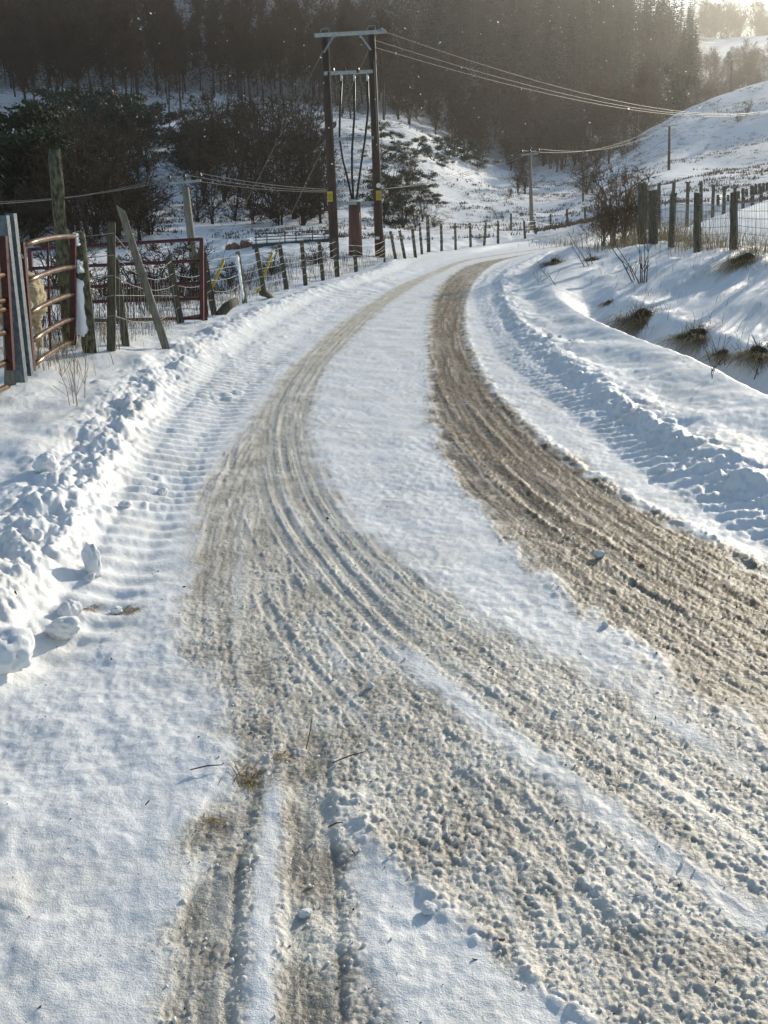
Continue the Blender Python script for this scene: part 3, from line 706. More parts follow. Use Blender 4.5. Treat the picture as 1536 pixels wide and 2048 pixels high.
# ------------------------------------------------------------------ gates on the left
def gate(name, y0, y1, rails, stiles, rods, m, r, label, extra=None, rail=None):
    base = Wy(rails[-1][0][0], rails[-1][0][1], y0)
    t = thing(name, tuple(base), label, 'gate', 'red field gates')
    for (a, b) in rails:
        A, B = Wy(a[0], a[1], y0), Wy(b[0], b[1], y1); mid = (A + B) / 2 + [0, 0, extra or 0]
        MB().tube([A, A * .5 + mid * .5 + [0, 0, (extra or 0) * .25], mid, B * .5 + mid * .5 + [0, 0, (extra or 0) * .25], B], r, 10).build('rail', rail or m, t, True)
    for (a, b, y) in stiles:
        MB().beam(Wy(a[0], a[1], y), Wy(b[0], b[1], y), r * 2.3, r * 2.3, (0, 1, 0)).build('stile', m, t)
    for (a, b, y, rr) in rods:
        MB().tube([Wy(a[0], a[1], y), Wy(b[0], b[1], y)], rr, 6).build('upright_rod', m, t)
    return t
M_REDN = M_RED
gate('field_gate', 8.3, 10.0, [((44, 491), (148, 473)), ((47, 566), (148, 533)), ((52, 631), (146, 588)), ((57, 687), (146, 636)), ((62, 734), (146, 682))],
     [((42, 484), (64, 742), 8.3), ((146, 468), (146, 690), 10.0)], [((95, 476), (101, 700), 9.2, .011)], M_RED, .023, 'red tubular gate with sunlit rails beside the grey steel post', .02, M_RAIL)
gate('field_gate', 6.9, 7.9, [((-130, 575), (10, 549)), ((-130, 625), (12, 600)), ((-130, 655), (13, 617)), ((-130, 700), (14, 663)), ((-130, 790), (16, 722)), ((-130, 840), (16, 772))],
     [((6, 472), (22, 740), 7.9)], [], M_RED, .023, 'red tubular gate cut off by the left edge of the picture', 0, M_RAIL)
gate('field_gate', 14.6, 14.6, [((60, 499), (405, 478)), ((64, 537), (405, 521)), ((66, 577), (405, 566)), ((70, 607), (405, 597)), ((74, 644), (405, 636))],
     [((60, 496), (66, 650), 14.6), ((403, 476), (404, 640), 14.6)], [((225, 505), (226, 640), 14.6, .016)], M_REDD, .024, 'dark red gate standing farther back behind the leaning posts')
# galvanised steel upright: two channels side by side
t = thing('steel_post', tuple(Wy(45, 762, 8.05)), 'leaning grey galvanised steel post between the two red gates', 'post')
zb = .1
def steel(a, b, w, y, lip):
    A, B = Wy(a[0], a[1], y), Wy(b[0], b[1], y)
    o = MB().beam(B, A, w, .012, (0, 1, 0))
    o.beam(B + [w / 2, .03, 0], A + [w / 2, .03, 0], .014, .07, (0, 1, 0)).beam(B + [-w / 2, .03, 0], A + [-w / 2, .03, 0], .014, .07, (0, 1, 0))
    o.build('channel', M_ZINC, t)
steel((3, 431), (41, 765), .062, 8.0, 1); steel((19, 427), (55, 752), .052, 8.12, 1)
MB().tube([Wy(40, 505, 8.0), Wy(44, 510, 8.0), Wy(46, 516, 8.1)], .006, 5).build('tie_wire', M_WIRE, t)

def post_mesh(T, B, w, d=None, n=4, jag=0.0, top_cut=0.0):
    """a rough post: tapered, slightly irregular prism with an uneven cut top"""
    T, B = np.asarray(T, float), np.asarray(B, float); k = 7; o = MB(); rr = []
    rs = random.Random(int(abs(T[0]) * 1000 + T[1] * 77))
    pts = [B + (T - B) * i / k for i in range(k + 1)]
    ax = (T - B) / np.linalg.norm(T - B); u = np.cross(ax, (0, 1, 0)); u /= np.linalg.norm(u); q = np.cross(u, ax)
    n = 8; ph = rs.random() * 6; vs = []
    sq = rs.choice([.2, .55, .8])
    for i, p in enumerate(pts):
        for j in range(n):
            a = 2 * math.pi * j / n + math.pi / 8
            rad = w / 2 * (1 + sq * .14 * (1 if j % 2 == 0 else -.6)) * (1 + rs.uniform(-.07, .07) + jag * rs.uniform(-.3, .3)) * (1.06 - .1 * i / k)
            z = 0
            if i == k: z = rs.uniform(-1, 1) * w * .12 + math.cos(a + ph) * w * top_cut
            vs.append(p + u * math.cos(a) * rad + q * math.sin(a) * rad + ax * z)
    fs = [(i * n + j, i * n + (j + 1) % n, (i + 1) * n + (j + 1) % n, (i + 1) * n + j) for i in range(k) for j in range(n)]
    fs += [tuple(range(n - 1, -1, -1)), tuple(range(k * n, k * n + n))]
    return o.add(vs, fs)
def place(top, bot, y, w, **kw):
    T, B = Wy(top[0], top[1], y), Wy(bot[0], bot[1], y)
    g = gz(B[0], y); ax = (T - B) / np.linalg.norm(T - B)
    B = B + ax * ((min(B[2], g) - .15 - B[2]) / ax[2])
    return post_mesh(T, B, w, **kw), T, B

# strainer post with wind-blown snow plastered on it
mb, T, B = place((157, 466), (178, 684), 10.15, .135, jag=.15)
t = thing('strainer_post', tuple(B), 'thick fence post plastered with white snow beside the red gate', 'post')
mb.build('post', M_LICH, t, True)
def plaster(p0, p1, w, seed):
    r = random.Random(seed); A, Bq = np.asarray(p0), np.asarray(p1); n = 16; vs = []; m = 9
    for i in range(n + 1):
        c = A + (Bq - A) * i / n; ww = w * (1 if 0 < i < n else .2) * r.uniform(.78, 1.1)
        for j in range(m):
            a = math.pi * (j / (m - 1)) + math.pi
            dep = .075 if 0 < i < n else .03
            vs.append(c + [math.cos(a) * ww + r.uniform(-.008, .008), math.sin(a) * dep + r.uniform(-.006, .006), r.uniform(-.012, .012)])
    return MB().add(vs, [(i * m + j, i * m + j + 1, (i + 1) * m + j + 1, (i + 1) * m + j) for i in range(n) for j in range(m - 1)])
plaster(Wy(156, 556, 10.12), Wy(168, 672, 10.12), .062, 3).build('snow_crust', M_SNOWB, t, True)
plaster(Wy(152, 466, 10.1), Wy(155, 492, 10.1), .034, 5).build('snow_crust', M_SNOWB, t, True)
plaster(Wy(159, 520, 10.1), Wy(161, 545, 10.1), .035, 6).build('snow_crust', M_SNOWB, t, True)
mb, T, B = place((109, 306), (138, 655), 11.6, .155, jag=.5, top_cut=.3)
solo('rotten_post', mb, M_LICH, 'tall rotten lichen-covered post behind the red gate', 'post', smooth=True)
mb, T, B = place((241, 416), (318, 652), 11.2, .085, jag=.2, top_cut=.5)
solo('leaning_stake', mb, M_GREY, 'pale split stake leaning steeply beside the fence', 'post')
plaster(Wy(319, 630, 11.05), Wy(326, 650, 11.05), .03, 9)
mb, T, B = place((12, 482), (22, 800), 8.3, .10, jag=.2)
solo('gate_post', mb, M_GREY, 'weathered wooden post half hidden behind the steel post at the left edge', 'post')
mb, T, B = place((408, 503), (410, 632), 15.0, .075)
solo('gate_post', mb, M_REDD, 'dark red post at the right end of the far gate', 'post')

# ------------------------------------------------------------------ wire fence along the left verge
FL = [((223,448),(223,668),10.3,.088),((229,520),(248,662),11.0,.085),((338,512),(362,650),14.6,.105),((398,510),(412,632),16.2,.09),((408,513),(428,628),16.6,.10),
      ((475,504),(490,607),19.6,.10),((513,497),(529,590),20.8,.10),((559,489),(573,578),22.6,.10),((603,484),(611,568),24.4,.10),((638,482),(646,558),26.0,.10),
      ((669,477),(674,546),27.6,.13),((708,487),(712,538),29.6,.11),((768,478),(769,516),33.5,.07),((781,463),(790,512),34.4,.10),((799,461),(808,508),35.5,.10),((824,452),(830,505),36.8,.10),
      ((839,447),(843,497),38.5,.10),((855,431),(857,489),40.2,.14),((882,447),(883,488),43,.11),((910,447),(911,486),45,.11),((940,447),(941,484),47,.11),
      ((972,445),(969,482),49,.11),((996,442),(996,480),51,.11),((1048,441),(1050,476),53,.11),((1067,440),(1073,476),54.5,.12),((1112,447),(1116,473),57,.11),((1136,446),(1137,470),60,.11),((1150,446),(1151,468),62,.11),((1169,445),(1170,466),65,.11)]
fence = thing('wire_fence', (-3.0, 10.3, gz(-3.0, 10.3)), 'uneven wooden posts and snowy wire along the left verge to the bend', 'fence', 'post and wire fences')
tops, bots = [], []
for top, bot, y, w in FL:
    mb, T, B = place(top, bot, y, w, top_cut=random.choice([.1, .25, .4]))
    p = mb.build('fence_post', M_POST if top[0] != 475 else M_GREY, fence); tops.append(T); bots.append(B + (T - B) * .12)
pl = plaster(Wy(474, 508, 19.55), Wy(487, 600, 19.55), .028, 12); pl.build('snow_crust', M_SNOWB, fence, True)
order = [i for i in range(len(FL)) if i not in (1, 3)]
for f in (.93, .76, .60, .44, .28):
    pts = []
    for a, b in zip(order[:-1], order[1:]):
        A = bots[a] + (tops[a] - bots[a]) * f + [.03, -.05, 0]; Bq = bots[b] + (tops[b] - bots[b]) * f + [.03, -.05, 0]
        dr = random.uniform(.01, .05) * np.linalg.norm(Bq - A) * (random.random() < .7)
        pts += sag(A, Bq, dr, 5)[:-1]
    MB().tube([Wy(160, 560 + (.6 - f) * 260, 10.2)] + pts, .0042, 4).build('wire', M_WIRE, fence)
# netting uprights on the nearest panel
for a, b, n in ((0, 2, 22),):
    for k in range(1, n):
        q = k / n; A = bots[a] * (1 - q) + bots[b] * q; Tq = tops[a] * (1 - q) + tops[b] * q
        MB().tube([A, A + (Tq - A) * .62 + [random.uniform(-.02, .02), 0, 0]], .003, 4).build('netting_wire', M_WIRE, fence)
# fallen timbers in the verge
for a, b, y, w, l in (((437, 632), (472, 602), 16.2, .16, 'dark rotten log half buried in snow below the fence'), ((523, 586), (545, 597), 20.0, .13, 'short black log end poking from the snow bank'), ((328, 655), (415, 630), 15.8, .09, 'long thin timber lying under the far gate')):
    A, Bq = Wy(a[0], a[1], y), Wy(b[0], b[1], y + .4); solo('fallen_log', MB().tube([A, (A + Bq) / 2 + [0, 0, .03], Bq], [w * .45, w * .5, w * .4], 8), M_POST, l, 'log', smooth=True)
# yellow guards on the stays
for a, b, y, l in (((448, 520), (428, 566), 25, 'upper yellow stay guard slanting behind the fence'), ((545, 505), (531, 545), 27, 'short yellow stay guard slanting between fence posts'), ((528, 560), (505, 604), 23, 'lower yellow stay guard slanting to the verge snow')):
    A, Bq = Wy(a[0], a[1], y), Wy(b[0], b[1], y)
    d = (Bq - A) / np.linalg.norm(Bq - A); g = gz(Bq[0], y)
    if Bq[2] > g: Bq = Bq + d * ((g - .05 - Bq[2]) / d[2])
    solo('stay_guard', MB().tube([A, (A + Bq) / 2, Bq], .035, 8), M_YEL, l, 'stay guard', 'yellow stay guards', smooth=True, at=tuple(Bq))

# ------------------------------------------------------------------ fences on the right
FR = [((1284,366),(1284,462),24.5,.17),((1305,381),(1306,470),22.6,.19),((1347,387),(1343,477),22.0,.12),((1395,386),(1394,496),19.4,.125),((1468,384),(1467,508),17.2,.125),((1570,372),(1569,520),15.0,.125),((1740,360),(1740,545),12.5,.125)]
fence2 = thing('wire_fence', tuple(Wy(1395, 496, 19.4)), 'sturdy wooden posts with wire netting along the near right bank', 'fence', 'post and wire fences')
tp, bt = [], []
for top, bot, y, w in FR:
    mb, T, B = place(top, bot, y, w, top_cut=.05); mb.build('fence_post', M_POST, fence2); tp.append(T); g = B.copy(); g[2] = gz(B[0], B[1]) + .03; bt.append(g)
for i in range(1, len(FR) - 1):
    a0, a1, b0, b1 = bt[i], tp[i], bt[i+1], tp[i+1]; o = MB(); n = max(4, int(np.linalg.norm(b0 - a0) / .11))
    for f in (.03, .15, .28, .41, .54, .67, .8, .92):
        o.tube(sag(a0 + (a1 - a0) * f + [0, -.06, 0], b0 + (b1 - b0) * f + [0, -.06, 0], random.uniform(0, .03), 6), .0042, 4, False)
    for k in range(1, n):
        q = k / n; A = a0 * (1 - q) + b0 * q + [0, -.06, 0]; Tq = a1 * (1 - q) + b1 * q + [0, -.06, 0]
        o.tube([A, A + (Tq - A) * .4 + [random.uniform(-.02, .02), 0, 0], A + (Tq - A) * .8], .0032, 3, False)
    o.build('wire_netting', M_WIRE, fence2)
def post_row(rows_, y_of, w, label, wires=(.9, .55), m=None, group='post and wire fences'):
    t = None; prev = None; lines = [[] for _ in wires]
    for top, bot in rows_:
        y = y_of(top[0]); mb, T, B = place(top, bot, y, w)
        if t is None: t = thing('wire_fence', tuple(B), label, 'fence', group)
        mb.build('fence_post', m or M_POST, t)
        for k, f in enumerate(wires): lines[k].append(B + (T - B) * f)
    for ln in lines: MB().tube(ln, .008, 4).build('wire', M_WIRE, t)
    return t
post_row([((1292,368),(1292,405)),((1318,366),(1318,402)),((1348,364),(1346,405)),((1376,364),(1375,405)),((1402,363),(1402,405)),((1427,369),(1426,405)),((1449,372),(1448,406)),((1470,375),(1470,402)),((1486,377),(1486,400)),((1506,373),(1505,398)),((1522,372),(1522,396))],
         lambda x: 50 + (x - 1292) * .02, .16, 'second row of dark posts across the field beyond the netting')
post_row([((1436,390),(1436,404)),((1456,390),(1456,404)),((1477,382),(1477,400)),((1493,378),(1493,398)),((1503,371),(1503,394)),((1512,368),(1512,392)),((1519,367),(1519,391)),((1527,366),(1527,390)),((1534,365),(1534,388)),((1545,363),(1545,386)),((1556,361),(1556,384))],
         lambda x: 56 + (x - 1436) * .05, .15, 'closely spaced dark posts running off the right edge of the field')
post_row([((1448,352),(1448,364)),((1489,341),(1489,354)),((1494,342),(1494,357)),((1516,336),(1516,348)),((1546,328),(1546,341))], lambda x: 80, .12, 'sparse low posts at the foot of the right slope')
post_row([((1427 + 13 * k, 200 - 1.7 * k), (1427 + 13 * k, 208 - 1.7 * k)) for k in range(12)], lambda x: 149, .13, 'tiny posts along the crest of the right slope', (.9,))
post_row([((992,464),(992,478)),((1022,427),(1022,440)),((1098,462),(1098,477)),((1136,466),(1136,478)),((1101,428),(1101,440)),((1134,418),(1134,436)),((1170,415),(1170,430))], lambda x: 66, .12, 'scattered low posts in the valley beyond the bend', ())

# ------------------------------------------------------------------ bridge over the burn
t = thing('footbridge', tuple(Wy(600, 492, 50)), 'dark flat bridge with thin rails behind the left fence', 'bridge')
def bp(px, py, y=50): return Wy(px, py, y)
MB().beam(bp(508, 494), bp(672, 482), 1.6, .30).build('deck', M_IRON, t)
MB().beam(bp(508, 487), bp(672, 476), 1.5, .10).build('snow_cover', M_SNOWB, t)
for y_ in (49.2, 50.8):
    for k, d in enumerate((0, 7, 13)): MB().tube([Wy(508, 468 + d, y_), Wy(580, 464 + d, y_), Wy(672, 460 + d, y_)], .022, 5).build('rail', M_IRON, t)
    for px in (512, 534, 570, 592, 625, 650, 671): MB().beam(Wy(px, 490 - (px - 508) * .07, y_), Wy(px, 466 - (px - 508) * .05, y_), .05, .05, (0, 1, 0)).build('rail_post', M_IRON, t)
MB().tube([Wy(680, 455, 50), Wy(684, 462, 50)], .02, 5)

# ------------------------------------------------------------------ vegetation prototypes (meshes shared by all copies)
def tri_strips(P0, P1, W):
    """thin tapered blades from P0 to P1 (n x 3) of width W: two triangles each, crossing at a random roll"""
    n = len(P0); d = P1 - P0; r = RNG.normal(size=(n, 3)); s = np.cross(d, r); s /= np.linalg.norm(s, axis=1)[:, None] + 1e-9
    s = s * np.asarray(W).reshape(-1, 1) * .5
    v = np.stack([P0 - s, P0 + s, P1 + s * .25, P1 - s * .25], 1).reshape(-1, 3)
    f = np.arange(n * 4).reshape(n, 4)
    return v, f
class Twigs:
    def __init__(self): self.a = []; self.b = []; self.w = []
    def seg(self, a, b, w): self.a.append(a); self.b.append(b); self.w.append(w)
    def mesh(self, name, m):
        v, f = tri_strips(np.array(self.a), np.array(self.b), np.array(self.w))
        me = np_mesh(name, v, f, False); me.materials.append(m); return me
def unit(v): return v / (np.linalg.norm(v) + 1e-9)
def bare_tree(h, spread, nb, ntw, seed, tw=.035, multi=1, lean=.05, first=.3, up=.9, fine=5, low=.8):
    """trunk tubes and a cloud of twigs; heights in metres"""
    r = np.random.default_rng(seed); trunk = MB(); tg = Twigs()
    for s in range(multi):
        an = r.random() * 6.28; ln = lean + (.28 if multi > 1 else 0) * r.random()
        top = np.array([math.cos(an) * ln * h, math.sin(an) * ln * h, h * (.86 + .1 * r.random())])
        k = 6; pts = [np.array([0, 0, -.3]) + (np.array([math.cos(an), math.sin(an), 0]) * .1 if multi > 1 else 0)]
        for i in range(1, k + 1):
            f = i / k; pts.append(top * f ** np.array([1.25, 1.25, 1]) + np.array([r.normal() * .06, r.normal() * .06, 0]) * h * .12)
        r0 = h * (.012 if multi == 1 else .009)
        trunk.tube(pts, [r0 * (1.15 - .95 * i / k) for i in range(k + 1)], 6)
        for b in range(nb // multi):
            f = first + (1 - first) * r.random() ** low; i = min(int(f * k), k - 1); q = f * k - i
            p = pts[i] * (1 - q) + pts[i+1] * q
            a = r.random() * 6.28; L_ = spread * h * (1.15 - f * .75) * r.uniform(.6, 1.1)
            d = unit(np.array([math.cos(a), math.sin(a), up * r.uniform(.5, 1.3)])); pp = [p]
            for j in range(3):
                d = unit(d + r.normal(size=3) * .18 + [0, 0, .08]); pp.append(pp[-1] + d * L_ / 3)
            trunk.tube(pp, [r0 * .42 * (1.1 - f * .6), r0 * .3 * (1.1 - f * .6), r0 * .2, r0 * .08], 3, False)
            for _ in range(ntw):
                j = r.integers(0, 3); q = r.random(); s0 = pp[j] * (1 - q) + pp[j+1] * q
                dd = unit(unit(pp[j+1] - pp[j]) + r.normal(size=3) * .75 + [0, 0, .25]); l = L_ * r.uniform(.25, .6)
                e = s0 + dd * l; tg.seg(s0, e, tw)
                for _ in range(fine):
                    q = r.random(); s1 = s0 * (1 - q) + e * q
                    d2 = unit(dd + r.normal(size=3) * .7 + [0, 0, .15]); tg.seg(s1, s1 + d2 * l * r.uniform(.3, .7), tw * .62)
    return trunk, tg
def leaf_cloud(centers, radii, n, size, seed, flat=.6):
    r = np.random.default_rng(seed); idx = r.choice(len(centers), n, p=np.array(radii) ** 2 / np.sum(np.array(radii) ** 2))
    d = r.normal(size=(n, 3)); d /= np.linalg.norm(d, axis=1)[:, None]
    rad = np.asarray(radii)[idx] * (r.random(n) ** .45)
    c = np.asarray(centers)[idx] + d * rad[:, None] * [1, 1, flat]
    u = r.normal(size=(n, 3)); u /= np.linalg.norm(u, axis=1)[:, None]; w = np.cross(u, d); w /= np.linalg.norm(w, axis=1)[:, None] + 1e-9
    s = size * r.uniform(.5, 1.3, n)[:, None]
    v = np.stack([c - u * s, c + w * s * .45, c + u * s, c - w * s * .45], 1).reshape(-1, 3)
    return v, np.arange(n * 4).reshape(n, 4)
def conifer(h, seed, broad=.2):
    r = np.random.default_rng(seed); trunk = MB().tube([(0, 0, -.4), (0, 0, h * .6), (0, 0, h)], [h * .014, h * .008, .01], 6)
    A, B, W = [], [], []
    z = h * .06
    while z < h * .99:
        f = z / h; L_ = h * broad * (1 - f) ** .8 * r.uniform(.8, 1.1) + .12; nb = 7
        for k in range(nb):
            a = r.random() * 6.28; d = np.array([math.cos(a), math.sin(a), -.18 + .45 * f]); l = L_ * r.uniform(.6, 1.12)
            p = np.array([0, 0, z + r.normal() * .1])
            for j in range(9):
                q = (j + r.random()) / 9; s0 = p + d * l * q - np.array([0, 0, .16 * l * q * q])
                side = np.array([-d[1], d[0], 0]) * r.choice([-1, 1]) * r.uniform(.3, 1)
                e = s0 + (d * .7 + side * .9 + [0, 0, r.uniform(-.55, .05)]) * l * .27 * (1.15 - q * .5)
                A.append(s0); B.append(e); W.append(.26 * (1.2 - f * .6))
        z += h * .026 + .08
    tg = Twigs(); tg.a, tg.b, tg.w = A, B, W
    return trunk, tg
def proto(name, parts):
    """parts: list of (part name, mesh); returns list for stamping"""
    return parts
def stamp(name, parts, loc, rz, sc, label, cat, group):
    o = bpy.data.objects.new(name, None); COL.objects.link(o); o.location = loc; o.rotation_euler = (0, 0, rz)
    o.scale = sc if hasattr(sc, '__len__') else (sc, sc, sc); o.empty_display_size = .5
    tag(o, label, cat, group)
    for pn, me in parts:
        c = bpy.data.objects.new(pn, me); COL.objects.link(c); c.parent = o
    return o
def at_px(px, dist):
    """ground point in the direction of picture column px, dist metres ahead (columns taken at the horizon line)"""
    d = ray(px, 430 + (768 - px) * math.tan(ROLL)); x = d[0] / d[1] * dist
    return x, dist
def forest(n, px0, px1, d0, d1, seed, jitter=True):
    r = np.random.default_rng(seed); out = []
    k = 0
    while len(out) < n and k < n * 40:
        k += 1; dist = math.sqrt(r.uniform(d0 ** 2, d1 ** 2)); px = r.uniform(px0, px1); x, y = at_px(px, dist)
        if all((x - a) ** 2 + (y - b) ** 2 > 2.0 for a, b, *_ in out[-60:]): out.append((x, y, px))
    xs = np.array([o[0] for o in out]); ys = np.array([o[1] for o in out]); zs = terrain(xs, ys)
    return [(float(a), float(b), float(c), o[2]) for a, b, c, o in zip(xs, ys, zs, out)]

def tree_parts(tr, tg, mt, mc): return [('trunk', tr.mesh('trunk', mt, smooth=True)), ('crown', tg.mesh('crown', mc))]
birches = [tree_parts(*bare_tree(9.5, .33, 36, 9, 100 + k, .085, first=.30, up=1.4, fine=5, lean=.10), M_BARK, M_CROWN) for k in range(6)]
shrubs = [tree_parts(*bare_tree(4, .42, 30, 9, 200 + k, .042, multi=6, first=.02, up=.7, fine=5, low=1.5), M_SHRUB, M_SHRUB) for k in range(4)]
browns = [tree_parts(*bare_tree(4, .42, 30, 9, 220 + k, .04, multi=6, first=.03, up=.8, fine=5, low=1.3), M_BUSHB, M_BUSHB) for k in range(2)]
oaks = [tree_parts(*bare_tree(12, .42, 40, 10, 240 + k, .07, first=.22, up=.7, fine=5), M_BARK, M_SHRUB) for k in range(3)]
scrub = [tree_parts(*bare_tree(7.5, .40, 42, 9, 260 + k, .075, multi=3, first=.06, up=.8, fine=5, low=1.1), M_BARK, M_CROWN) for k in range(3)]
conifers = [tree_parts(*conifer(17, 300 + k, .19), M_CTRUNK, M_NEED) for k in range(3)]
def evergreen(seed, h, n, leaf, m, lobes=9, flat=.65):
    r = np.random.default_rng(seed); cs = [(r.normal() * h * .26, r.normal() * h * .26, h * r.uniform(.10, .88)) for _ in range(lobes)]; rs = [h * r.uniform(.10, .27) for _ in range(lobes)]
    v, f = leaf_cloud(cs, rs, n, leaf, seed, flat); me = np_mesh('crown', v, f, False); me.materials.append(m)
    tr = MB()
    for c in cs[:6]: tr.tube([(0, 0, -.3), (c[0] * .4, c[1] * .4, c[2] * .5), c], [h * .02, h * .013, .01], 5)
    return [('trunk', tr.mesh('trunk', M_CTRUNK, smooth=True)), ('crown', me)]
evers = [evergreen(400 + k, 4.2, 3000, .14, M_EVER, 17) for k in range(3)]
pines = [evergreen(420 + k, 8.5, 6000, .22, M_PINE, 22, .6) for k in range(2)]

G = 'trees of the hillside wood'
rt = np.random.default_rng(5)
def rz(): return float(rt.random() * 6.28)
for (x, y, z, px) in forest(300, -70, 800, 140, 235, 21):
    s = rt.uniform(.8, 1.25); stamp('birch_tree', birches[rt.integers(6)], (x, y, z), rz(), (s, s, s * rt.uniform(.95, 1.15)), 'leafless birch crowded on the snowy hillside left of the twin-legged pole', 'tree', G)
for (x, y, z, px) in forest(95, 740, 1290, 150, 225, 22):
    s = rt.uniform(.8, 1.25); stamp('bare_tree', (birches[rt.integers(6)] if rt.random() < .4 else scrub[rt.integers(3)]), (x, y, z), rz(), s, 'leafless tree at the foot of the dark wood above the valley', 'tree', 'trees at the foot of the dark wood')
for (x, y, z, px) in forest(300, 860, 1375, 205, 390, 23):
    s = rt.uniform(.75, 1.2); stamp('conifer', conifers[rt.integers(3)], (x, y, z), rz(), (s, s, s * rt.uniform(.9, 1.1)), 'dark conifer massed in the plantation at the top of the hill', 'tree', 'conifers of the plantation')
for (x, y, z, px) in forest(95, 1375, 1640, 225, 345, 24):
    s = rt.uniform(.4, .72); stamp('bare_tree', oaks[rt.integers(3)], (x, y, z), rz(), s, 'leafless tree in the belt behind the right slope', 'tree', 'tree belt behind the right slope')
for (x, y, z, px) in forest(80, 1360, 1680, 560, 640, 25):
    s = rt.uniform(1.2, 1.9); stamp('bare_tree', oaks[rt.integers(3)], (x, y, z - 1), rz(), s, 'hazy leafless tree on the skyline beyond the far field', 'tree', 'skyline trees')

# upper wood, a mass nobody could count
wide = {}
for pl_, fac in ((birches, 2.6), (conifers, 1.8), (shrubs, 3.2)):
    for parts in pl_:
        me = parts[1][1]; co = np.empty(len(me.vertices) * 3, np.float32); me.vertices.foreach_get('co', co); co = co.reshape(-1, 4, 3)
        a, b = (co[:, 0] + co[:, 1]) / 2, (co[:, 2] + co[:, 3]) / 2; s0, s1_ = (co[:, 1] - a) * fac, (co[:, 2] - b) * fac * 2
        wide[me.name] = np.stack([a - s0, a + s0, b + s1_, b - s1_], 1)
def mass(name, pts, parts_list, label, keep, m):
    V, Fc = [], []; o = 0
    for (x, y, z, px) in pts:
        for pn, me in parts_list[rt.integers(len(parts_list))]:
            if pn != 'crown': continue
            me = wide[me.name]
            co = me
            co = co[rt.random(len(co)) < keep].reshape(-1, 3)
            a = rz(); s = rt.uniform(.6, 1.35); z = z - rt.uniform(0, 2.2) * (m is M_CROWN and keep > .11); c, q = math.cos(a), math.sin(a)
            w = np.stack([(co[:, 0] * c - co[:, 1] * q) * s + x, (co[:, 0] * q + co[:, 1] * c) * s + y, co[:, 2] * s + z], -1)
            V.append(w); Fc.append(np.arange(len(w)).reshape(-1, 4) + o); o += len(w)
    ob = link(name, np_mesh(name, np.concatenate(V), np.concatenate(Fc), False), m)
    return tag(ob, label, 'woodland', kind='stuff')
mass('upper_birch_wood', forest(640, -90, 1000, 165, 345, 31), birches, 'brown haze of bare birch crowns covering the upper hill', .12, M_CROWN)
mass('upper_conifer_wood', forest(220, 760, 1340, 250, 420, 32), conifers, 'dark conifer mass along the top of the hill', .14, M_NEED)

mass('hillside_undergrowth', forest(300, -90, 900, 158, 250, 33), shrubs, 'brown undergrowth between the trunks of the hillside wood', .10, M_CROWN)

# shrubs and evergreens lower down: (px, py of the foot, metres, height scale, kind, label)
def bush(px, d, h, kind, name, label, cat='bush', group='bushes on the lower slopes', sx=1.0, sink=.1):
    x, y = at_px(px, d); z = float(terrain(np.array([x]), np.array([y]))[0])
    k = kind[rt.integers(len(kind))]; base = {id(shrubs): 4.0, id(browns): 4.0, id(evers): 4.2, id(pines): 8.5, id(oaks): 12.0}[id(kind)]
    s = h / base; return stamp(name, k, (x, y, z - sink), rz(), (s * sx, s * sx, s), label, cat, group)
ORD = ['leftmost', 'second', 'third', 'fourth', 'fifth', 'sixth', 'seventh', 'eighth', 'ninth', 'tenth', 'eleventh', 'twelfth', 'thirteenth', 'fourteenth', 'fifteenth', 'sixteenth', 'seventeenth', 'eighteenth', 'nineteenth', 'twentieth']
ORD += ['twenty-' + o for o in ('first', 'second', 'third', 'fourth', 'fifth', 'sixth', 'seventh', 'eighth', 'ninth')] + ['thirtieth'] + ['thirty-' + o for o in ('first', 'second', 'third', 'fourth', 'fifth', 'sixth', 'seventh', 'eighth', 'ninth')]
def bush_row(spots, kind, name, what, where, cat, group, sx):
    """a row of bushes told apart by their place from the left"""
    for k, (px, d, h) in enumerate(sorted(spots)):
        o = ORD[k] if k == 0 else ORD[k] + ' from left'
        bush(px, d, h, kind, name, what + ' ' + where + ', ' + o, cat, group, sx)
bush_row(((15, 60, 5.6), (-45, 58, 6.0), (85, 62, 5.0), (55, 70, 7.0), (-20, 68, 7.2)), pines, 'pine_tree', 'dark green bushy evergreen tree', 'at the left edge of the hillside', 'tree', 'evergreens at the left edge', 1.2)
bush_row(((150, 112, 5), (185, 116, 5.5), (225, 114, 5), (265, 116, 5.4), (310, 115, 4.6), (345, 118, 3.6), (250, 122, 4.6), (205, 106, 4.5), (290, 110, 4.2), (240, 108, 4.6), (130, 118, 5.2), (275, 120, 4.6), (170, 104, 4.4)), evers, 'evergreen_bush', 'glossy dark evergreen bush', 'in the band below the birch trunks', 'bush', 'evergreen band below the birches', 1.25)
bush_row(((150, 57, 5.0), (190, 55, 4.8), (235, 56, 4.2), (275, 55, 3.6), (170, 66, 5.6), (215, 66, 5.4), (300, 57, 2.6), (255, 64, 5.0), (130, 60, 5.2), (205, 72, 5.6), (120, 54, 3.4), (285, 66, 4.2), (160, 78, 6.0), (235, 76, 5.6), (195, 84, 6.0), (255, 84, 5.6), (140, 86, 6.0), (60, 54, 3.0), (20, 53, 3.0), (225, 53, 2.6), (175, 52.5, 2.8)), shrubs, 'bare_bush', 'brown leafless bush', 'in the thicket behind the leaning stake', 'bush', 'thicket behind the leaning stake', 1.3)
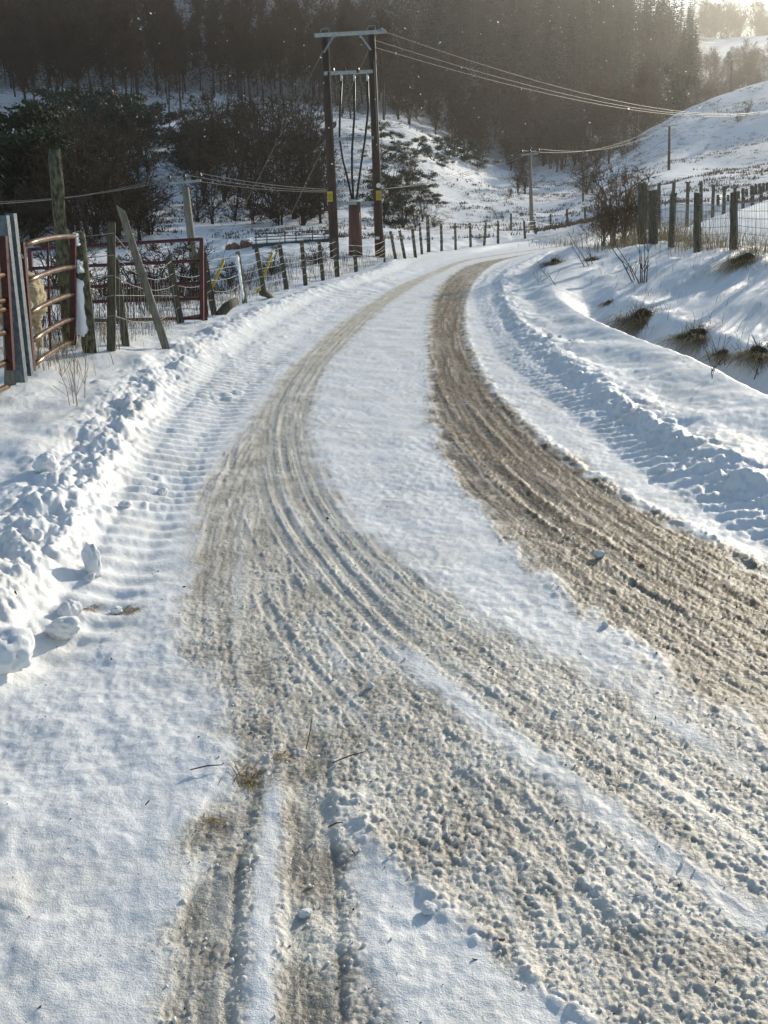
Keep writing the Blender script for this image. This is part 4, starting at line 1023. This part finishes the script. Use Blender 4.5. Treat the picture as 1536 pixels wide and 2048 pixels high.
bush_row(((285, 92, 3.4), (305, 94, 4.2), (395, 88, 6.0), (420, 92, 6.8), (445, 96, 6.6), (470, 100, 7), (500, 104, 6.4), (535, 106, 6.0), (410, 76, 4.6), (450, 80, 5), (520, 96, 5.6), (560, 100, 6.2), (600, 98, 6.0), (625, 94, 5.6),
                 (575, 80, 5.4), (610, 78, 5.6), (640, 80, 5.0), (545, 70, 4.8), (590, 66, 5.0), (625, 66, 4.8), (500, 76, 4.6), (470, 68, 3.4), (652, 70, 3.6), (425, 64, 2.8), (395, 66, 2.6), (530, 86, 5), (580, 92, 5.6), (637, 104, 4.4), (490, 90, 5.4), (560, 62, 3.6), (605, 61, 4.0), (505, 64, 3.0), (640, 62, 3.2), (405, 104, 5.0), (440, 110, 5.4), (485, 114, 5.2), (520, 116, 5), (570, 112, 4.6), (610, 110, 4.2)), shrubs, 'bare_bush', 'dark leafless bush', 'left of the twin-legged pole', 'bush', 'dark bushes left of the twin-legged pole', 1.15)
bush_row(((405, 98, 4.6), (440, 104, 4.6), (378, 100, 3.6)), evers, 'evergreen_bush', 'dark evergreen bush', 'above the pale wooden pole', 'bush', 'evergreens above the pale pole', 1.2)
bush_row(((775, 98, 1.9), (800, 102, 1.7), (790, 84, 1.6), (825, 90, 1.9), (765, 76, 1.9), (812, 74, 1.5), (846, 82, 1.3), (872, 82, 1.0), (780, 66, 1.6), (900, 124, 2.6), (930, 128, 2.8), (866, 114, 2.0), (885, 108, 1.2), (955, 128, 2.2), (832, 110, 1.8), (762, 112, 1.8), (848, 94, 1.5), (795, 110, 1.6), (820, 100, 1.4), (760, 88, 1.8)), evers, 'gorse_bush', 'dark gorse bush', 'on the snowy bank right of the twin-legged pole', 'bush', 'gorse right of the twin-legged pole', 1.35)
bush_row(((815, 88, 3.0), (785, 78, 3.2), (845, 72, 2.0), (866, 70, 1.5), (806, 66, 2.4), (768, 68, 2.8), (830, 66, 1.8)), shrubs, 'bare_bush', 'leafless bush', 'among the gorse right of the twin-legged pole', 'bush', 'leafless bushes among the gorse', 1.1)
bush(1050, 108, 3.6, shrubs, 'bare_bush', 'round dark bush just left of the slim grey pole', 'bush', None, 1.3)
bush(1035, 112, 3.0, shrubs, 'bare_bush', 'low dark bush farther left of the slim grey pole', 'bush', None, 1.2)
bush(1020, 102, 1.1, shrubs, 'bare_bush', 'small scrubby bush in the snow below the round dark bush', 'bush', None, 1.3)
bush(1112, 150, 9.0, oaks, 'bare_tree', 'wide multi-stemmed bare tree on the snow at the valley head', 'tree', None, 1.15)
bush(1122, 152, 8.0, shrubs, 'bare_tree', 'slender stems growing against the wide bare tree', 'tree', None, .8)
bush(1166, 92, 4.4, oaks, 'bare_tree', 'small dark tree beyond the road bend right of the slim pole', 'tree', None, 1.4)
bush(1172, 96, 3.6, shrubs, 'bare_bush', 'dark bush crowding the small tree past the bend', 'bush', None, 1.2)
for px, d, h, l in ((1190, 128, 4.6, 'leftmost of the bushes along the foot of the right slope'), (1215, 132, 4.4, 'second bush along the foot of the right slope'), (1240, 134, 4.4, 'third bush along the foot of the right slope'), (1262, 136, 3.6, 'rightmost bush at the foot of the right slope')):
    bush(px, d, h, shrubs, 'bare_bush', l, 'bush', 'bushes at the foot of the right slope', 1.2)
bush(1350, 170, 8, evers, 'evergreen_bush', 'tall dark evergreen rising behind the crest of the right slope', 'bush', None, .8)
bush(1335, 172, 5, evers, 'evergreen_bush', 'low dark evergreen behind the crest of the right slope', 'bush', None, 1.2)
for px, d, h, l in ((1480, 125, 1.9, 'brown bush high on the open right slope'), (1465, 122, 1.5, 'smaller brown bush beside the one high on the right slope'), (1405, 156, 2.4, 'brown hedge remnant left on the crest of the right slope'), (1385, 158, 2.6, 'brown bush at the left end of the crest')):
    bush(px, d, h, browns, 'brown_bush', l, 'bush', None, 1.4)
for px, d, h, l in ((1208, 27.5, 1.5, 'left part of the tangled bush by the fence corner'), (1230, 27.0, 2.1, 'tallest tangled leafless bush left of the corner posts'), (1250, 26.6, 1.9, 'reddish bush touching the corner post of the netting fence'), (1266, 28.5, 1.8, 'thin bush behind the corner post')):
    x, y = at_px(px, d); s = h / 4; stamp('bare_bush', browns[rt.integers(2)], (x, y, gz(x, y) - .05), rz(), (s * 1.2, s * 1.2, s), l, 'bush', 'bushes at the fence corner')

for px, d, h, l in ((262, 24, 1.3, 'bramble seen through the left half of the far gate'), (300, 26, 1.5, 'bramble behind the leaning stake and far gate'), (345, 25, 1.6, 'bramble behind the broad post at the far gate'), (375, 28, 1.5, 'bramble at the right end of the far gate'),
                    (95, 26, 1.4, 'bramble seen through the near red gate'), (125, 30, 1.6, 'bramble behind the rotten post'), (190, 28, 1.2, 'bramble left of the upright fence post'), (450, 34, 1.1, 'low bramble left of the snow-streaked post'), (535, 30, .9, 'low bramble below the bridge'), (630, 33, .9, 'low bramble right of the bridge middle')):
    x, y = at_px(px, d); s = h / 4; stamp('bramble', shrubs[rt.integers(4)], (x, y, gz(x, y) - .05), rz(), (s * 1.7, s * 1.7, s), l, 'bush', 'brambles behind the left fence')
import bmesh
def lump_mesh(seed, cut=.5):
    bm = bmesh.new(); bmesh.ops.create_icosphere(bm, subdivisions=4, radius=1); r = np.random.default_rng(seed)
    co = np.array([v.co[:] for v in bm.verts])
    blobs = r.normal(size=(6, 3)); blobs /= np.linalg.norm(blobs, axis=1)[:, None]; k = np.ones(len(co)) * .72
    for b in blobs: k += .30 * r.uniform(.3, 1) * np.exp(-((co - b) ** 2).sum(1) / .28)
    k += .16 * fbm(co[:, 0] * 2.6 + seed, co[:, 1] * 2.6 + co[:, 2] * 2.1, 3, seed % 50) + .06 * fbm(co[:, 0] * 8, co[:, 1] * 8 + co[:, 2] * 7, 3, 5)
    co = co * k[:, None]; fs = np.array([[v.index for v in f.verts] for f in bm.faces]); bm.free()
    me = np_mesh('snow_lump', co, fs); me.materials.append(M_SNOWB); return me
LM = [lump_mesh(700 + k) for k in range(5)]
# ------------------------------------------------------------------ dry grass, stems and debris
def blades(n, cx, cy, spread, h, seed, lean=.5, w=.006, zf=None, droop=.4, segs=3, bias=(0, 0)):
    r = np.random.default_rng(seed); V, Fc = [], []; o = 0
    xs = cx + r.normal(size=n) * spread; ys = cy + r.normal(size=n) * spread
    zs = np.full(n, zf) if zf is not None else ground_z(xs, ys)
    for i in range(n):
        a = r.random() * 6.28; hh = h * r.uniform(.45, 1.15); ln = lean * r.uniform(.2, 1.2); p = np.array([xs[i], ys[i], zs[i] - .01]); d = np.array([math.cos(a) * ln + bias[0], math.sin(a) * ln + bias[1], 1.0])
        sd = np.array([-math.sin(a), math.cos(a), 0]) * w / 2; pts = []
        for k in range(segs + 1):
            pts.append((p - sd * (1 - .8 * k / segs), p + sd * (1 - .8 * k / segs))); d = d + np.array([math.cos(a), math.sin(a), -1]) * droop * r.uniform(.3, 1); p = p + unit(d) * hh / segs
        for q in pts: V += [q[0], q[1]]
        for k in range(segs): Fc.append((o + 2 * k, o + 2 * k + 1, o + 2 * k + 3, o + 2 * k + 2))
        o += 2 * (segs + 1)
    return MB().add(V, Fc)
def tussock(px, py, y, size, label, seed, n=170, snow=True):
    p = hit(px, py + 8, 5); y = float(p[1]); g = gz(p[0], y)
    t = thing('grass_tussock', (p[0], y, g), label, 'grass', 'brown grass tussocks on the right bank')
    blades(n * 3, p[0], y, size * .24, size * 1.3, seed, 1.1, .009, g + .01, 1.1, 5, (-.5, -.35)).build('grass', M_GRASS, t)
    blades(n, p[0] + .03, y + .03, size * .26, size * .9, seed + 40, 1.2, .009, g, .9, 4).build('grass', M_RUSH, t)
    blades(n // 2, p[0] + .05, y + .05, size * .2, size * .75, seed + 80, .5, .008, g, .25, 4, (.1, 0)).build('upright_grass', M_GRASS, t)
    me = LM[seed % 5].copy(); me.materials.clear(); me.materials.append(M_TURF)
    o = link('root_clump', me, None, t); o.scale = (size * .38, size * .30, size * .26); o.location = (0, 0, size * .02); o.rotation_euler = (.2, .2, seed)
    o = link('snow_cap', LM[(seed + 2) % 5], None, t); o.location = (size * .10, size * .20, size * .14); o.scale = (size * .34, size * .2, size * .07); o.rotation_euler = (.3, 0, seed * .1)
M_TURF = plain('dark_turf', (.03, .022, .012), (.12, .085, .045), 18, .95, .8, .03)
tussock(1287, 634, 11.3, .56, 'large brown grass tussock hanging over the ditch', 51, 260)
tussock(1397, 672, 9.9, .42, 'brown tussock second along the ditch towards the camera', 52, 200)
tussock(1490, 516, 16.2, .46, 'grass tussock at the foot of the netting fence near the right edge', 53, 220)
tussock(1447, 712, 8.8, .22, 'small dark tussock in the ditch with twigs around it', 54, 90)
tussock(1518, 714, 8.9, .34, 'brown tussock in the ditch at the right edge', 55, 140)
tussock(1218, 600, 13.0, .15, 'little dark tuft in the upper end of the ditch', 56, 70)
tussock(1185, 512, 18.5, .26, 'pale grass tuft at the foot of the leaning dark stems', 57, 150)
tussock(1110, 520, 21.0, .40, 'dark grassy edge where the bank meets the bend', 58, 200)
def stems(pts, label, r0=.011, name='dead_stems', m=None, cat='plant'):
    """several stems from one foot: list of pixel polylines at one distance"""
    t = None
    for y, poly in pts:
        h0 = hit(*poly[0], 5); y = float(h0[1]) if abs(h0[1] - y) < 6 else y; P = [Wy(a, b, y) for a, b in poly]; g = gz(P[0][0], P[0][1]); P[0] = np.array([P[0][0], P[0][1], min(P[0][2], g) - .04])
        if t is None: t = thing(name, tuple(P[0]), label, cat, 'dead stems beside the road')
        # give the plant depth: tips drift a little towards or away from the road
        P = [p + [0, (i / (len(P) - 1)) * random.uniform(-.12, .12), 0] for i, p in enumerate(P)]
        s = MB().tube(P, [r0 * (1 - .75 * i / (len(P) - 1)) for i in range(len(P))], 5).build('stem', m or M_TWIG, t)
        for _ in range(5):
            i = random.randrange(1, len(P)); q = P[i-1] * .4 + P[i] * .6
            MB().tube([q, q + [random.uniform(-.14, .14), random.uniform(-.06, .06), random.uniform(.08, .24)]], r0 * .35, 4).build('side_twig', m or M_TWIG, s)
stems([(15.5, [(1268, 565), (1245, 525), (1212, 480), (1195, 455)]), (15.5, [(1272, 562), (1258, 530), (1230, 490), (1222, 462)]), (15.4, [(1282, 568), (1262, 535), (1235, 515)])], 'slanting dark stems in the right bank left of the upright ones')
stems([(15.0, [(1282, 568), (1281, 530), (1278, 490), (1272, 445)]), (15.0, [(1288, 568), (1290, 530), (1288, 490), (1285, 460)]), (15.0, [(1293, 567), (1294, 520), (1293, 495)]), (15.0, [(1285, 568), (1285, 520), (1284, 500)])], 'upright dark dead stems in the snow of the right bank')
stems([(18.2, [(1180, 532), (1165, 510), (1148, 485), (1138, 470)]), (18.2, [(1172, 535), (1155, 508), (1142, 488)]), (18.3, [(1186, 530), (1178, 500), (1170, 478)])], 'leaning dark stems near the bend on the right bank')
stems([(8.6, [(1418, 728), (1432, 712), (1440, 700)]), (8.6, [(1440, 735), (1437, 715), (1430, 695)]), (8.6, [(1452, 730), (1448, 712), (1442, 690)]), (8.5, [(1473, 738), (1482, 722), (1488, 712)]), (8.4, [(1505, 762), (1514, 730), (1518, 680)]), (8.4, [(1514, 760), (1522, 745), (1530, 738)])], 'black broken twigs sticking out of the ditch', .006)
stems([(7.2, [(1427, 760), (1427, 745), (1427, 730)]), (7.2, [(1424, 745), (1426, 738), (1430, 735)])], 'single short stalk standing in the smooth shelf snow', .005)
stems([(18.6, [(1065, 572), (1085, 560), (1100, 552)]), (18.6, [(1115, 572), (1100, 555), (1082, 540)])], 'crossed twigs lying on the shelf near the bend', .007)
stems([(7.4, [(148, 812), (141, 770), (136, 735), (124, 700)]), (7.4, [(153, 812), (150, 760), (147, 700), (145, 655)]), (7.4, [(156, 812), (152, 770), (148, 740)]), (7.4, [(168, 800), (172, 740), (174, 690), (175, 640)]), (7.4, [(140, 812), (132, 775), (118, 740)])], 'thin dry stalks in front of the snow-plastered post', .004, m=M_GRASS)
# grass left standing under fences and gates: uncountable
def strip_grass(name, n, f, h, label, seed, w=.007, lean=.4, m=None):
    r = np.random.default_rng(seed); V, Fc = [], []; o = 0; q = r.random(n); xs, ys = f(q, r); zs = ground_z(xs, ys); big = MB()
    a = r.random(n) * 6.28; hh = h * r.uniform(.35, 1.2, n); ln = lean * r.uniform(.1, 1.3, n) * hh
    p0 = np.stack([xs, ys, zs - .02], -1); mid = p0 + np.stack([np.cos(a) * ln * .3, np.sin(a) * ln * .3, hh * .6], -1); tip = p0 + np.stack([np.cos(a) * ln, np.sin(a) * ln, hh], -1)
    s = np.stack([-np.sin(a + 1), np.cos(a + 1), a * 0], -1) * w / 2
    v = np.stack([p0 - s, p0 + s, mid + s * .8, mid - s * .8, tip + s * .2, tip - s * .2], 1).reshape(-1, 3)
    k = np.arange(n)[:, None] * 6; f1 = k + [[0, 1, 2, 3]]; f2 = k + [[3, 2, 4, 5]]
    ob = link(name, np_mesh(name, v, np.concatenate([f1, f2]), False), m or M_GRASS); return tag(ob, label, 'grass', kind='stuff')
def along_fr(q, r):
    y = 12 + q * 13.5; return fenceR(y) + r.normal(size=len(q)) * .22, y
strip_grass('fence_grass', 1800, along_fr, .33, 'dry grass along the foot of the netting fence', 61)
def along_fl(q, r):
    y = 9 + q ** 1.4 * 31; return fenceL(y) + r.normal(size=len(q)) * .28 - .15, y
strip_grass('verge_grass', 1900, along_fl, .24, 'dry grass among the posts of the left fence', 62)
def left_field(q, r):
    y = 11 + q * 26; return fenceL(y) - .5 - r.random(len(q)) * .42 * y * .5, y
strip_grass('field_rushes', 3600, left_field, .42, 'dark rushes and weeds poking through snow behind the left fence', 63, .011, m=M_RUSH)
def bank_stems(q, r):
    y = 7.5 + q * 17; f = r.random(len(q)); return lipR(y) + .7 + f * np.maximum(fenceR(y) - lipR(y) - .8, .2), y
strip_grass('bank_stems', 260, bank_stems, .20, 'scattered straw stems poking through the snow of the right bank', 68, .006, .8)
def corner(q, r):
    return 6.6 + r.normal(size=len(q)) * .6, 25.5 + r.normal(size=len(q)) * 1.3
strip_grass('corner_grass', 700, corner, .5, 'brown grass round the fence corner', 64, .012)
def right_field(q, r):
    return 8 + q * 13 + r.normal(size=len(q)) * .6, 44 + r.random(len(q)) * 6
strip_grass('field_grass', 900, right_field, .4, 'dry grass below the second row of posts', 65, .02)
def slopes(q, r):
    d = 60 + q * 95; px = 640 + r.random(len(q)) * 920; x = np.array([at_px(a, b)[0] for a, b in zip(px, d)]); c = r.normal(size=len(q)); return x, d
r_ = np.random.default_rng(66)
def tuft_mesh(n, seed):
    """heather and grass tufts scattered over the valley slopes"""
    r = np.random.default_rng(seed); d = 52 + r.random(n) ** 1.2 * 100; px = -80 + r.random(n) * 1660
    x = np.array([at_px(a, b)[0] for a, b in zip(px, d)]); keep = fbm(x / 9.0, d / 9.0, 2, 44) > -.05; x, d = x[keep], d[keep]; z = terrain(x, d); k = 9
    X = np.repeat(x, k) + r.normal(size=len(x) * k) * .22; Y = np.repeat(d, k) + r.normal(size=len(x) * k) * .16; Z = np.repeat(z, k)
    m = len(X); a = r.random(m) * 6.28; h = r.uniform(.08, .26, m); s = r.uniform(.025, .06, m)
    p0 = np.stack([X, Y, Z - .04], -1); t = p0 + np.stack([np.cos(a) * h * .5, np.sin(a) * h * .5, h], -1); sd = np.stack([np.cos(a + 1.5) * s, np.sin(a + 1.5) * s, a * 0], -1)
    v = np.stack([p0 - sd, p0 + sd, t], 1).reshape(-1, 3); return np_mesh('slope_tufts', v, np.arange(m * 3).reshape(m, 3), False)
tag(link('slope_tufts', tuft_mesh(9000, 67), M_BUSHB), 'brown heather and grass tufts dotted over the snowy slopes', 'grass', kind='stuff')

# clumps of torn grass on the road
for k, (px, py, sz, n, l) in enumerate(((500, 1540, .050, 90, 'torn dry grass clump lying on the road slush in front'), (172, 1220, .040, 60, 'left of two torn grass clumps beside the snow lumps'), (262, 1212, .045, 70, 'right of two torn grass clumps beside the snow lumps'), (425, 1628, .024, 30, 'small pale grass scrap at the edge of the wheel groove'), (560, 1500, .03, 26, 'loose straw strands beside the torn grass clump'))):
    p = Wz(px, py, .02); g = gz(p[0], p[1])
    solo('grass_clump', blades(n, p[0], p[1], sz * .6, sz * 2.0, 600 + k, 1.4, .0035, g + .012, 1.2, 3), M_GRASS, l, 'grass', 'torn grass on the road')
for k, (a, b, l) in enumerate((((612, 1488), (625, 1440), 'thin bent straw standing up from the slush'), ((665, 1520), (730, 1500), 'thin dark twig lying across the slush'), ((380, 1535), (445, 1525), 'thin twig pointing left of the torn grass clump'), ((655, 1645), (685, 1640), 'short dark twig on the near white patch'), ((290, 1598), (298, 1592), 'tiny black bark chip on a snow crumb'))):
    A, B = Wz(*a, .02), Wz(*b, .02); A[2] = gz(A[0], A[1]) + .012; B[2] = gz(B[0], B[1]) + .014 + (.03 if k == 0 else 0)
    solo('twig', MB().tube([A, (A + B) / 2 + [.003, .006, .002], B], [.002, .0022, .0012], 5), M_TWIG, l, 'twig', 'twigs on the road')

# ------------------------------------------------------------------ loose lumps of snow
LUMPS = [(188, 1150, .036, .062, 'upright rounded snow lump alone on the ribbed slope at left'), (128, 1262, .058, .036, 'large tilted snow slab nearest the lower left bank'), (140, 1228, .040, .030, 'snow lump just behind the large tilted slab'), (232, 1202, .022, .016, 'small paired snow lump next to the torn grass'),
 (250, 1022, .030, .022, 'snow lump on the toe of the left bank past the gateway drift'), (180, 1165, .024, .014, 'flat snow crumb at the foot of the upright lump'), (325, 980, .026, .020, 'rounded snow lump at the edge of the ribbed slope'), (92, 932, .060, .05, 'pointed snow block on top of the left drift'), (60, 1060, .042, .032, 'snow lump half way up the left bank'), (8, 1290, .085, .06, 'big snow block cut by the left edge'),
 (1100, 678, .05, .035, 'snow ball beside the right bank crest, largest of three'), (1120, 668, .034, .026, 'snow ball beside the right bank crest, middle one'), (1140, 662, .03, .02, 'snow ball beside the right bank crest, farthest one'), (608, 1803, .021, .012, 'crumb of ice in the right-hand wheel groove'), (855, 1800, .022, .014, 'tan slush lump on the near white patch'), (1325, 940, .034, .028, 'round snow lump at the foot of the right bank'), (740, 1358, .017, .013, 'pale slush lump between the wheel lines'), (1210, 1240, .018, .013, 'pale slush lump on the crown strip'), (1200, 1102, .03, .022, 'brown slush lump beside the dark wheel track')]
for k, (px, py, w, h, l) in enumerate(LUMPS):
    if px < 340: w, h = w * 1.5, h * 1.5
    p = Wz(px, py, .03 if px > 700 or py > 1300 else .05); g = gz(p[0], p[1])
    if px < 110 or (px > 1050 and py < 700): q = Wz(px, py, g); p = q; g = gz(p[0], p[1])
    o = link('snow_lump', LM[k % 5]); o.location = (p[0], p[1], g + h * .55); o.scale = (w, w * .9, h); o.rotation_euler = (rt.normal() * .2, rt.normal() * .2, rz())
    tag(o, l, 'snow lump', 'loose snow lumps')

# crumbs of slush thrown over the near road: real grains, uncountable
def crumbs(n, seed):
    r = np.random.default_rng(seed); y = 1.5 * np.exp(r.random(n) * math.log(6.0 / 1.5)); x = (r.random(n) - .5) * .95 * (y + .6)
    _, sl, di, we, ic, _t = relief(x, y); keep = (r.random(n) < .006 + .55 * sl * (1 - ic)) & (x < edgeR(y)) & (x > toeL(y)); x, y = x[keep], y[keep]
    z = corridor(x, y) + relief(x, y)[0]; m = len(x); s = .0018 + .005 * r.random(m) ** 3.2
    ico = np.array([(0, 0, 1), (.89, 0, .45), (.28, .85, .45), (-.72, .53, .45), (-.72, -.53, .45), (.28, -.85, .45), (.72, .53, -.45), (-.28, .85, -.45), (-.89, 0, -.45), (-.28, -.85, -.45), (.72, -.53, -.45), (0, 0, -1)])
    F_ = np.array([(0,1,2),(0,2,3),(0,3,4),(0,4,5),(0,5,1),(1,6,2),(2,7,3),(3,8,4),(4,9,5),(5,10,1),(6,7,2),(7,8,3),(8,9,4),(9,10,5),(10,6,1)])
    v = ico[None] * s[:, None, None] * r.uniform(.65, 1.35, (m, 12, 1)) * r.uniform(.7, 1.4, (m, 1, 3)) + np.stack([x, y, z + s * .35], -1)[:, None]
    return np_mesh('slush_crumbs', v.reshape(-1, 3), (F_[None] + np.arange(m)[:, None, None] * 12).reshape(-1, 3))
tag(link('slush_crumbs', crumbs(9000, 71), plain('slush_grain', (.74, .72, .67), (.86, .85, .82), 7, .6, 0)), 'crumbs of slush scattered over the road', 'snow', kind='stuff')

def grit(n, seed):
    r = np.random.default_rng(seed); y = 1.6 * np.exp(r.random(n) * math.log(16 / 1.6)); x = (r.random(n) - .5) * .95 * (y + .4); k = (x > toeL(y) - .5) & (x < edgeR(y)); x, y = x[k], y[k]
    z = ground_z(x, y); m = len(x); s = (.0012 + .004 * r.random(m) ** 3)[:, None]; c = np.stack([x, y, z + .001], -1)
    a, b = r.normal(size=(m, 3)), r.normal(size=(m, 3)); e = r.normal(size=(m, 3))
    v = np.stack([c + a * s, c + b * s, c - (a + b) * s * .5, c + e * s], 1).reshape(-1, 3); k = np.arange(m)[:, None] * 4
    return np_mesh('road_grit', v, np.concatenate([k + [[0, 1, 2]], k + [[0, 1, 3]], k + [[1, 2, 3]], k + [[2, 0, 3]]]), False)
tag(link('road_grit', grit(900, 73), M_RUSH), 'dark grit and plant scraps sprinkled on the road snow', 'grit', kind='stuff')

# ------------------------------------------------------------------ sheep behind the gates
def sheep(loc, yaw, label, head_turn=0.0):
    t = thing('sheep', tuple(loc), label, 'sheep', 'sheep behind the gates'); t.rotation_euler = (0, 0, yaw)
    J = {'rump': (-.46, 0, .58, .20), 'hip': (-.34, 0, .60, .255), 'mid': (-.05, 0, .585, .275), 'chest': (.26, 0, .60, .245), 'neck': (.44, 0, .76, .13), 'poll': (.54, .02, .92, .085), 'nose': (.70, .03, .82, .048), 'tail': (-.66, 0, .46, .05)}
    E_ = [('rump', 'hip'), ('hip', 'mid'), ('mid', 'chest'), ('chest', 'neck'), ('neck', 'poll'), ('poll', 'nose'), ('rump', 'tail')]
    for s, q in ((1, 'l'), (-1, 'r')):
        J['fs' + q] = (.24, .12 * s, .44, .095); J['fk' + q] = (.25, .12 * s, .24, .042); J['ff' + q] = (.25, .12 * s, .03, .036)
        J['hs' + q] = (-.36, .12 * s, .44, .12); J['hk' + q] = (-.28, .13 * s, .34, .06); J['hh' + q] = (-.42, .12 * s, .20, .038); J['hf' + q] = (-.40, .12 * s, .03, .036)
        E_ += [('chest', 'fs' + q), ('fs' + q, 'fk' + q), ('fk' + q, 'ff' + q), ('hip', 'hs' + q), ('hs' + q, 'hk' + q), ('hk' + q, 'hh' + q), ('hh' + q, 'hf' + q)]
    raw = MB(); up_ = bmesh.new(); bmesh.ops.create_icosphere(up_, subdivisions=3, radius=1)
    sv = np.array([v.co[:] for v in up_.verts]); sf = [[v.index for v in f.verts] for f in up_.faces]; up_.free()
    for a_, b_ in E_:
        A, B = np.array(J[a_][:3]), np.array(J[b_][:3]); n = 5
        for k in range(n + 1):
            f = k / n; raw.add(sv * (J[a_][3] * (1 - f) + J[b_][3] * f) + A + (B - A) * f, sf)
    o = link('body', raw.mesh('body', M_WOOL), None, t)
    rm = o.modifiers.new('one_surface', 'REMESH'); rm.mode = 'VOXEL'; rm.voxel_size = .018; rm.use_smooth_shade = True
    sm = o.modifiers.new('soften', 'SMOOTH'); sm.factor = .5; sm.iterations = 6
    tx = bpy.data.textures.new('fleece', 'CLOUDS'); tx.noise_scale = .06; tx.noise_depth = 2
    dm = o.modifiers.new('fleece', 'DISPLACE'); dm.texture = tx; dm.strength = .06; dm.mid_level = .5
    for s in (1, -1):
        e = MB(); n = 6; vs = []
        for i in range(n + 1):
            f = i / n; w = .038 * math.sin(math.pi * (.18 + .82 * f)) + .004; c = np.array([.50 - .05 * f, s * (.07 + .13 * f), .965 + .05 * f])
            vs += [c + [w, 0, 0], c + [0, 0, .012], c - [w, 0, 0], c - [0, 0, .012]]
        e.add(vs, [(i * 4 + j, i * 4 + (j + 1) % 4, (i + 1) * 4 + (j + 1) % 4, (i + 1) * 4 + j) for i in range(n) for j in range(4)])
        me2 = e.mesh('ear', M_SHFACE, smooth=True); link('ear', me2, None, t)
    for s in (1, -1): link('eye', MB().tube([(.60, s * .062 + .02, .89), (.602, s * .074 + .02, .89)], .014, 8).mesh('eye', M_BLACK), None, t)
    return t
p = Wy(48, 716, 11.3); sheep((p[0], 11.3, gz(p[0], 11.3)), math.radians(118), 'cream sheep seen from behind through the sunlit red gate')
p = Wy(-42, 730, 10.4); sheep((p[0], 10.4, gz(p[0], 10.4)), math.radians(150), 'cream sheep mostly hidden behind the gate at the left edge')
# stone heap with a snow cap by the bridge
H0 = hit(488, 497, 30, 70)
t = thing('stone_heap', tuple(H0), 'reddish stones with a snow cap at the left end of the bridge', 'stones')
for k, (dx, dy, s, hz) in enumerate(((.1, 0, .36, .16), (-.42, -.1, .28, .1), (.5, .1, .30, .1), (-.75, .2, .22, .06))):
    me = LM[k].copy(); me.materials.clear(); me.materials.append(M_ROCK)
    o = link('stone', me, None, t); o.location = (dx, dy, hz); o.scale = (s, s, s * .7); o.rotation_euler = (.3 * k, .2, k)
o = link('snow_cap', LM[1], None, t); o.location = (.1, 0, .40); o.scale = (.30, .26, .10)

# ------------------------------------------------------------------ drifting snow crystals in the air
r = np.random.default_rng(81); V, Fc = [], []
for k in range(150):
    px, py = r.uniform(250, 1600), r.uniform(-60, 330); d = r.uniform(4, 22); c = Wy(px, py, d); s = .0011 * d * r.uniform(.5, 1.25)
    u = unit(r.normal(size=3)); w = unit(np.cross(u, r.normal(size=3))); q = np.cross(u, w); o = len(V)
    V += [c + u * s, c - u * s, c + w * s * .6, c - w * s * .6, c + q * s * .5, c - q * s * .5]
    Fc += [(o + a, o + b, o + e) for a in (0, 1) for b, e in ((2, 4), (4, 3), (3, 5), (5, 2))]
m, nt, b = mat('ice_crystal', .3); b.inputs['Base Color'].default_value = (.9, .9, .9, 1); b.inputs['Transmission Weight'].default_value = .35
tag(link('drifting_snow', np_mesh('drifting_snow', np.array(V), np.array(Fc), False), m), 'snow crystals drifting in the air before the dark wood', 'snow', kind='stuff')

# ------------------------------------------------------------------ haze: one closed box of thin air glowing towards the sun
hb = MB().add([(x, y, z) for z in (-8, 190) for x, y in ((-900, -120), (900, -120), (900, 1100), (-900, 1100))], [(3, 2, 1, 0), (4, 5, 6, 7), (0, 1, 5, 4), (1, 2, 6, 5), (2, 3, 7, 6), (3, 0, 4, 7)])
hm = bpy.data.materials.new('haze'); hm.use_nodes = True; nt = hm.node_tree
for n in list(nt.nodes): nt.nodes.remove(n)
pv = nt.nodes.new('ShaderNodeVolumePrincipled'); pv.inputs['Color'].default_value = (.97, .95, .90, 1); pv.inputs['Density'].default_value = .00034; pv.inputs['Anisotropy'].default_value = .72
mo = nt.nodes.new('ShaderNodeOutputMaterial'); nt.links.new(pv.outputs[0], mo.inputs['Volume'])
tag(link('haze', hb.mesh('haze', hm)), 'thin bright haze over the valley', 'haze', kind='stuff')
